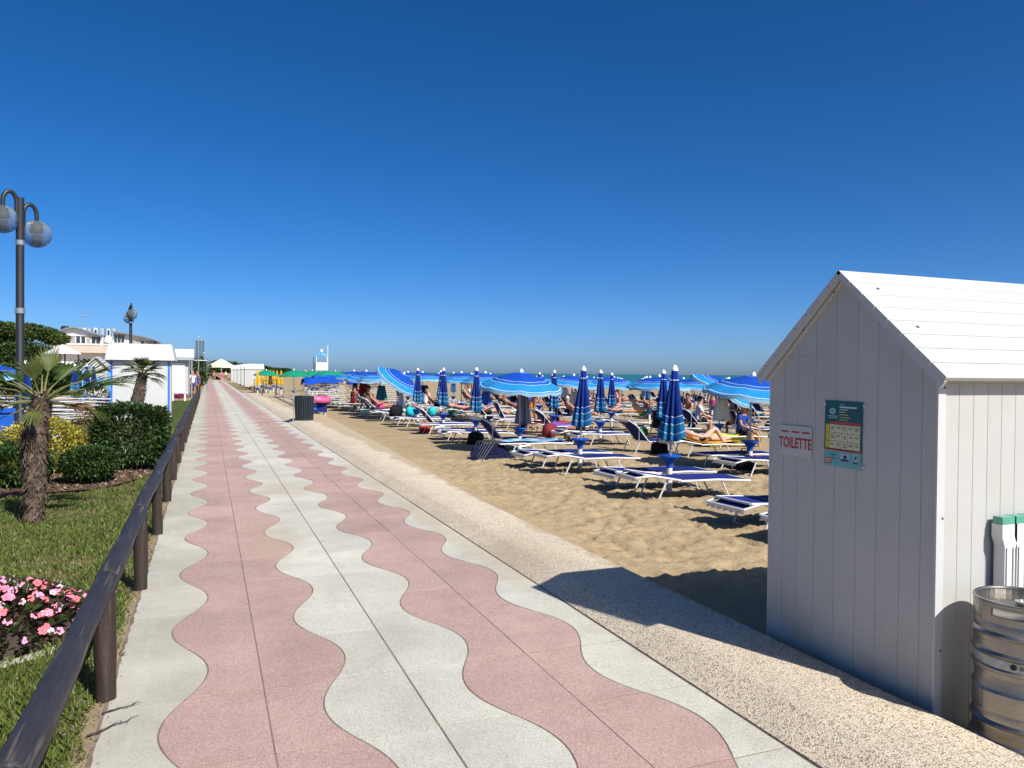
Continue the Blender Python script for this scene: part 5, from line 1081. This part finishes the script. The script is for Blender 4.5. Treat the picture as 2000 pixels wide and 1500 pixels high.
# small blue and white cabin on the left beach: gable towards the camera
cb=cabin('small blue and white cabin with blue shutter left of the kiosk',(-5.15,43.,0),HP,Lx=1.6,wd=1.25,zb=0,ze=1.72,zr=2.3,fine=False,name='beach_cabin',ov=.15)
MB().box((-.02,-.1,1.0),(.03,.42,.5)).build('shutter',M_LBLUE,cb); MB().box((-.02,-.02,1.52),(.03,.75,.05)).build('sign_bar',M_GREYP,cb)
for s in(-1,1): MB().box((-.015,s*.56,.82),(.03,.13,1.62)).build('corner_panel',M_LBLUE,cb)
t=thing('blue_container','royal blue rubbish container at the left picture edge','container',(-3.75,17.3,0)); MB().prism([(-.36,-.3),(.36,-.3),(.36,.3),(-.36,.3)],.05,.82).build('body',M_TRAY,t); MB().box((0,0,.85),(.78,.68,.06)).build('lid',M_TRAY,t)
for s in(-.28,.28): MB().lathe([(0,-.03),(.07,-.03),(.07,.03),(0,.03)],12,(s,-.3,.07)).build('wheel',M_DARKM,t)
t=thing('sand_wall','low sandy retaining wall between left beach and kiosk','wall',(-3.9,32.,0)); MB().box((0,0,.2),(1.9,.25,.55)).build('wall_body',M_SAND,t); MB().box((0,0,.5),(1.96,.31,.05)).build('coping',M_BORDER,t)
# restaurant building
M_WALLW=mat('white_render',(.8,.79,.76),.8,.06,1); M_PINKW=mat('pink_render',(.55,.44,.36),.8,.08,1); M_ROOFG=mat('slate_roof',(.17,.21,.24),.6,.1,2); M_WIN=mat('window_glass',(.03,.04,.05),.1,.1,2,spec=.7); M_WIN2=mat('window_blind',(.35,.32,.27),.6,.1)
def bx(px,Y): return Y*math.tan(math.atan((px-1000)/1500)+YAW)
b=thing('restaurant_building','two storey white building with curved roofs behind the left beach','building',(0,118,0)); Yb=118
def seg(px0,px1,z0,z1,m,name,dy=0,dep=8.): x0,x1=bx(px0,Yb+dy),bx(px1,Yb+dy); return MB().box(((x0+x1)/2,dy+dep/2,(z0+z1)/2),(x1-x0,dep,z1-z0)).build(name,m,b)
seg(104,206,-.5,3.9,M_WALLW,'lower_wall'); seg(98,216,3.9,4.9,M_PINKW,'balcony_band',-1.2,7); seg(107,200,4.9,6.2,M_WALLW,'upper_wall'); seg(98,216,4.95,5.12,M_WALLW,'balcony_rail',-1.3,.2)
def roofline(pts,dy,dep,name,zb=5.):
    P=[(bx(px,Yb+dy),z) for px,z in pts]; n=len(P); MB().prism([(P[0][0]+.3,zb)]+[(x,z-.14) for x,z in P]+[(P[-1][0]-.3,zb)],dy+.02,dy+dep,f=lambda p:Vector((p.x,p.z,p.y))).build('gable_wall',M_WALLW,b)
    mb=MB(); 
    for (x0,z0),(x1,z1) in zip(P,P[1:]): mb.add([(x0,dy-.7,z0),(x1,dy-.7,z1),(x1,dy+dep,z1),(x0,dy+dep,z0),(x0,dy-.7,z0-.16),(x1,dy-.7,z1-.16),(x1,dy+dep,z1-.16),(x0,dy+dep,z0-.16)],[(0,1,2,3),(7,6,5,4),(0,4,5,1),(3,2,6,7)])
    mb.build(name,M_ROOFG,b)
roofline([(103,6.55),(118,6.9),(132,7.2),(146,7.38),(160,7.15),(178,6.75),(200,6.3)],-.1,8,'curved_roof')
seg(200,224,-.5,5.7,M_WALLW,'link_wall',2,6); seg(222,316,-.5,5.2,M_WALLW,'lower_wall',-4,6); seg(206,218,5.4,6.2,M_WALLW,'terrace_wall',1,2)
roofline([(220,6.75),(250,6.5),(275,6.2),(298,5.85),(310,5.6),(317,5.2)],-4.1,7,'right_roof',4.8)
for i,px in enumerate([114,124,134,143,153,163,173,183,192]):
    x0,x1=bx(px-3.6,Yb),bx(px+3.6,Yb); w_=MB().box(((x0+x1)/2,-.14,5.68),(x1-x0,.1,.95)).build('window',M_WIN if i%3 else M_WIN2,b); MB().box(((x0+x1)/2,-.2,6.19),(x1-x0+.1,.12,.07)).build('frame',M_WALLW,w_)
for i,px in enumerate([226,233,240]): x0,x1=bx(px-2.7,Yb-4),bx(px+2.7,Yb-4); MB().box(((x0+x1)/2,-4.15,5.8),(x1-x0,.1,.95)).build('window',M_WIN,b)
for i,px in enumerate([262,270,278,287,295,303]): x0,x1=bx(px-3,Yb-4),bx(px+3,Yb-4); MB().box(((x0+x1)/2,-4.15,5.15),(x1-x0,.1,.8)).build('window',M_WIN if i in(2,5) else M_WIN2,b)
for i,px in enumerate([157,166,176,188,201,213,224]): x0,x1=bx(px-3.4,Yb+6),bx(px+3.4,Yb+6); u=MB().box(((x0+x1)/2,6,6.95),(x1-x0,1.5,1.25-.1*(i%3))).build('roof_unit',M_WHITE if i%2 else M_GREYP,b); MB().box(((x0+x1)/2,5.22,6.95),((x1-x0)*.6,.06,.7)).build('fan_grille',M_DARKM if i%2 else M_GREYP,u)
MB().lathe([(0,0),(.55,0),(.55,.7),(.4,.9),(0,.95)],12,(bx(127,Yb+3),3,6.7)).build('roof_vent',M_DARKM,b); MB().tube([(bx(165,Yb+8),8,6),(bx(165,Yb+8),8,10.5)],.05,5).build('antenna',M_GREYALU,b)
for q in (9.3,9.8): MB().tube([(bx(165,Yb+8)-.4,8,q),(bx(165,Yb+8)+.4,8,q)],.04,4).build('antenna_bar',M_GREYALU,b)
# gazebo
g=thing('white_gazebo','small gazebo with white tent roof and red counter before the building','gazebo',(bx(122,72),72,0)); 
mb=MB(); mb.lathe([(1.35,2.9),(1.3,2.98),(0,3.7)],4); mb.build('roof',M_WHITE,g); MB().lathe([(1.25,1.1),(1.25,2.0),(0,2.0)],4).build('counter',mat('red_counter',(.3,.03,.03),.6),g)
for i in range(4): a=pi/2*i; MB().tube([(1.15*cos(a),1.15*sin(a),0),(1.15*cos(a),1.15*sin(a),2.95)],.06,6).build('post',M_DARKO,g)
# dark screen hedge behind the left umbrellas, sand coloured wall
def tree(name,label,loc,crown,n,mats,wts,trunk,L,seed,flat=.6,group=None):
    """crown: list of (dx,dy,dz,rx,ry,rz) clumps filled with leaf sprays"""
    t=thing(name,label,'tree',loc,0,group); r=np.random.default_rng(seed); tot=sum(c[3]*c[4]*c[5] for c in crown); V_=[];F_=[];M_=[];off=0
    for c in crown:
        k=max(30,int(n*c[3]*c[4]*c[5]/tot)); d=r.normal(0,1,(k,3)); d/=np.linalg.norm(d,axis=1)[:,None]; rad=r.random(k)**.3; P=np.array(c[:3])+d*rad[:,None]*np.array(c[3:6]); nr=d.copy(); nr[:,2]+=.4
        v,F,m=leaf_cloud(P,nr,r.uniform(L*.6,L,k),L*.5,None,r.choice(len(mats),k,p=wts)); V_.append(v);F_.append(F+off);M_.append(m);off+=len(v)
    obj('crown',npmesh('crown',np.concatenate(V_),np.concatenate(F_),mats,False,np.concatenate(M_)),t)
    mb=MB(); zc=min(c[2] for c in crown); mb.tube([(0,0,-.3),(.1,0,trunk[1]*.5),(0,0,trunk[1])],[trunk[0],trunk[0]*.85,trunk[0]*.6],9)
    tr=mb.build('trunk',M_TRUNK,t,60)
    for c in crown[:6]: MB().tube([(0,0,trunk[1]*.8),(c[0]*.5,c[1]*.5,(trunk[1]+c[2])*.5),(c[0]*.9,c[1]*.9,c[2])],[trunk[0]*.5,trunk[0]*.35,trunk[0]*.15],6).build('limb',M_TRUNK,tr)
    return t
PN1=leafmat('pine_needles_dark',(.04,.075,.018),.15,.6); PN2=leafmat('pine_needles_green',(.1,.155,.03),.2,.6); PN3=leafmat('pine_needles_light',(.13,.17,.04),.2,.6)
def clumps(seed,w_,z0,z1,nc,r0,r1,flat):
    r=random.Random(seed); return [(r.uniform(-w_,w_),r.uniform(-w_*.5,w_*.5),r.uniform(z0,z1),(q:=r.uniform(r0,r1)),q,q*flat) for _ in range(nc)]
tree('umbrella_pine','broad umbrella pine on the far left behind the lamp post',(bx(40,88),88,0),[(x,y,4.6+.9*(1-(x/3.2)**2)+random.uniform(-.3,.2),1.1,1.1,.5) for x in (-3,-2,-1,0,1,2,3) for y in (-1.3,0,1.3)],15000,[PN1,PN2,PN3],[.35,.45,.2],(.3,4.2),.34,3,group='umbrella pines')
tree('umbrella_pine','second umbrella pine at the left picture edge',(bx(-40,82),82,0),[(x,y,4.7+.9*(1-(x/3.2)**2)+random.uniform(-.3,.2),1.1,1.1,.5) for x in (-3,-2,-1,0,1,2,3) for y in (-1.3,0,1.3)],12000,[PN1,PN2,PN3],[.35,.45,.2],(.3,4.2),.34,4,group='umbrella pines')
for i,(px,Y,zz,sd) in enumerate([(0,80,3.9,5),(28,83,3.7,6),(54,85,3.6,7),(78,88,3.4,8)]): tree('evergreen_tree','dark evergreen under the umbrella pines, %s from the left'%ORD[i],(bx(px,Y),Y,0),clumps(sd,1.6,.8,zz,14,.8,1.2,.8),7000,[PN1,PN2],[.7,.3],(.15,1.5),.3,sd,group='evergreens under the pines')
for i,(px,Y,zz,sd) in enumerate([(168,66,2.4,11),(182,64,2.2,12),(128,60,2.,13),(150,62,2.0,14),(95,58,1.9,15),(60,58,1.9,16),(15,56,1.9,17)]): tree('garden_tree','low dark garden tree behind the left beach, %s nearest the kiosk'%ORD[i],(bx(px,Y),Y,0),clumps(sd,1.0,.5,zz-.5,7,.6,.9,.8),2600,[PN1,LF_DARK,PN2],[.45,.35,.2],(.1,1.2),.26,sd,group='garden trees of the left beach')
for i,(px,Y,zz) in enumerate([(381,75,2.5),(388,85,2.6),(396,95,2.7),(403,110,2.6),(408,130,2.6),(378,68,2.0)]): tree('roadside_tree','bushy tree left of the far promenade, %s from the second kiosk'%ORD[i],(min(bx(px,Y),-1.5),Y,0),clumps(30+i,.9,.4,zz-.5,7,.6,.9,.9),2400,[LF_DARK,PN2,PN1],[.4,.35,.25],(.1,1.2),.28,30+i,group='trees left of the far promenade')
# far wood at the end of the bay
n=16000; a=RNG.uniform(0.004,.098,n); Y=RNG.uniform(650,1000,n); hgt=np.interp(a,[0,.03,.06,.1],[11,9,6.,2.])*(.6+.4*vnoise(a*260,Y*.01,3)); P=np.stack([Y*np.tan(a),Y,-1+hgt*RNG.random(n)**.6],-1)
v,F,mm=leaf_cloud(P,np.tile([0,-.6,.6],(n,1)),3.4,2.6,None,RNG.choice(2,n)); tag(obj('far_wood',npmesh('far_wood',v,F,[PN1,PN2],False,mm)),'distant dark belt of trees at the end of the bay','trees',kind='stuff')
# glass tower
tw=thing('glass_tower','tall blue glass tower far away left of the path end','tower',(bx(390,1500),1500,0)); M_TG=mat('tower_glass',(.045,.12,.17),.25,.2,.05,spec=.6); M_TS=mat('tower_slab',(.2,.27,.32),.5,.1,.05)
MB().box((0,0,22),(15.5,16,66)).build('glass_body',M_TG,tw); MB().box((-1,0,56),(9,10,3)).build('roof_plant',M_TS,tw)
for i in range(18): MB().box((0,0,1+i*3),(16.4,16.9,.5)).build('floor_slab',M_TS,tw)
for s in (-8,-2.7,2.7,8): MB().box((s,-8.2,22),(.9,.7,66)).build('fin',M_TS,tw)
# thin white poles and canopy at the far left
for i,(px,Y,H) in enumerate([(387.5,62,4.1),(398,75,3.2),(370,62,3.)]):
    t=thing('flag_pole','thin white pole at the far fence end, %s from the path'%['second','first','third'][i],'pole',(bx(px,Y),Y,0)); MB().tube([(0,0,0),(0,0,H)],.035,8).build('shaft',M_GREYALU,t); MB().lathe([(.05,H),(.06,H+.05),(0,H+.1)],8).build('cap',M_WHITE,t)
t=thing('white_awning','thin white awning between poles behind the second kiosk','awning',(bx(389,70),70,0)); MB().box((0,0,2.5),(1.3,1.5,.06)).build('roof_sheet',M_WHITE,t)
for s in(-.6,.6): MB().tube([(s,-.7,0),(s,-.7,2.5)],.03,6).build('post',M_GREYALU,t)
# far cabins right of the path
for i,(x,Y) in enumerate([(3.75,90),(3.7,98),(3.6,108),(3.5,118),(3.4,130)]):
    cabin('white gable cabin right of the far path, %s from the camera'%ORD[i],(x,Y,0),0,Lx=2.,wd=1.8 if i<3 else 1.6,zb=-.1,ze=1.9,zr=2.45,fine=False,group='white cabins along the far path')
t=thing('cream_tent','cream pyramid tent standing over the far end of the path','tent',(2.6,175,0)); MB().lathe([(3.2,2.3),(3.1,2.5),(.2,4.1),(0,4.2)],4).build('roof',mat('cream_canvas',(.72,.66,.5),.8,.05),t)
for i in range(4): a=pi/2*i; MB().tube([(2.8*cos(a),2.8*sin(a),0),(2.8*cos(a),2.8*sin(a),2.4)],.06,6).build('post',M_ALU,t)
# lifeguard tower
L=thing('lifeguard_tower','white lifeguard tower with mast above the green umbrellas','lifeguard tower',(bx(627,92),92,-.25))
for x in(-.55,.55):
    for y in(-.5,.5): MB().tube([(x*1.1,y*1.1,0),(x,y,2.1)],.05,6).build('leg',M_WHITE,L)
MB().box((0,0,2.1),(1.4,1.3,.1)).build('deck',M_WHITE,L); MB().box((0,-.6,2.55),(1.35,.06,.85)).build('front_panel',M_WHITE,L); 
for s in(-.64,.64): MB().box((s,0,2.55),(.06,1.2,.85)).build('side_panel',M_WHITE,L); MB().tube([(s,-.55,2.9),(s*.9,-.5,3.75)],.04,6).build('roof_post',M_WHITE,L)
MB().lathe([(.85,3.72),(.8,3.85),(.3,4.05),(0,4.1)],4).build('roof',M_LBLUE,L); MB().lathe([(0,4.1),(.2,4.2),(.22,4.4),(0,4.55)],10).build('beacon',M_WHITE,L); MB().tube([(.75,0,0),(.75,0,5.)],.05,6).build('mast',M_WHITE,L); MB().tube([(-.85,0,0),(-.85,0,3.6)],.04,6).build('post',M_DARKM,L)
# low metal railing and bike hoops on the beach edge
t=thing('tube_railing','low grey tube railing on the sand edge beyond the litter bin','railing',(0,0,0))
for y,h in ((30.5,.95),(35.5,.9),(41.5,.85),(48.,.55)): MB().tube([(3.55+.012*(y-30),y,-.2),(3.55+.012*(y-30),y,h)],.03,8).build('post',M_GREYALU,t)
for z in (.12,.32): MB().tube([(3.55,30.5,z),(3.77,48,z)],.022,8).build('rail',M_GREYALU,t)
for i,(x,y) in enumerate([(3.7,52),(4.1,57),(3.8,63)]):
    t=thing('bike_hoop','dark steel bike hoop beyond the railing, %s from the camera'%ORD[i],'bike rack',(x,y,0),0,'bike hoops'); MB().tube([(-.45,0,-.1),(-.45,0,1.0),(.45,0,1.05),(.45,0,-.1)],.03,8).build('hoop',M_DARKM,t); MB().tube([(-.45,0,.5),(.45,0,.5)],.02,6).build('cross_bar',M_DARKM,t)
# park proto objects never placed
for key,p in list(PROTO_L.items()):
    if ('l',key) not in used:
        for c in kids(p):
            for g in kids(c): bpy.data.objects.remove(g)
            bpy.data.objects.remove(c)
        bpy.data.objects.remove(p)
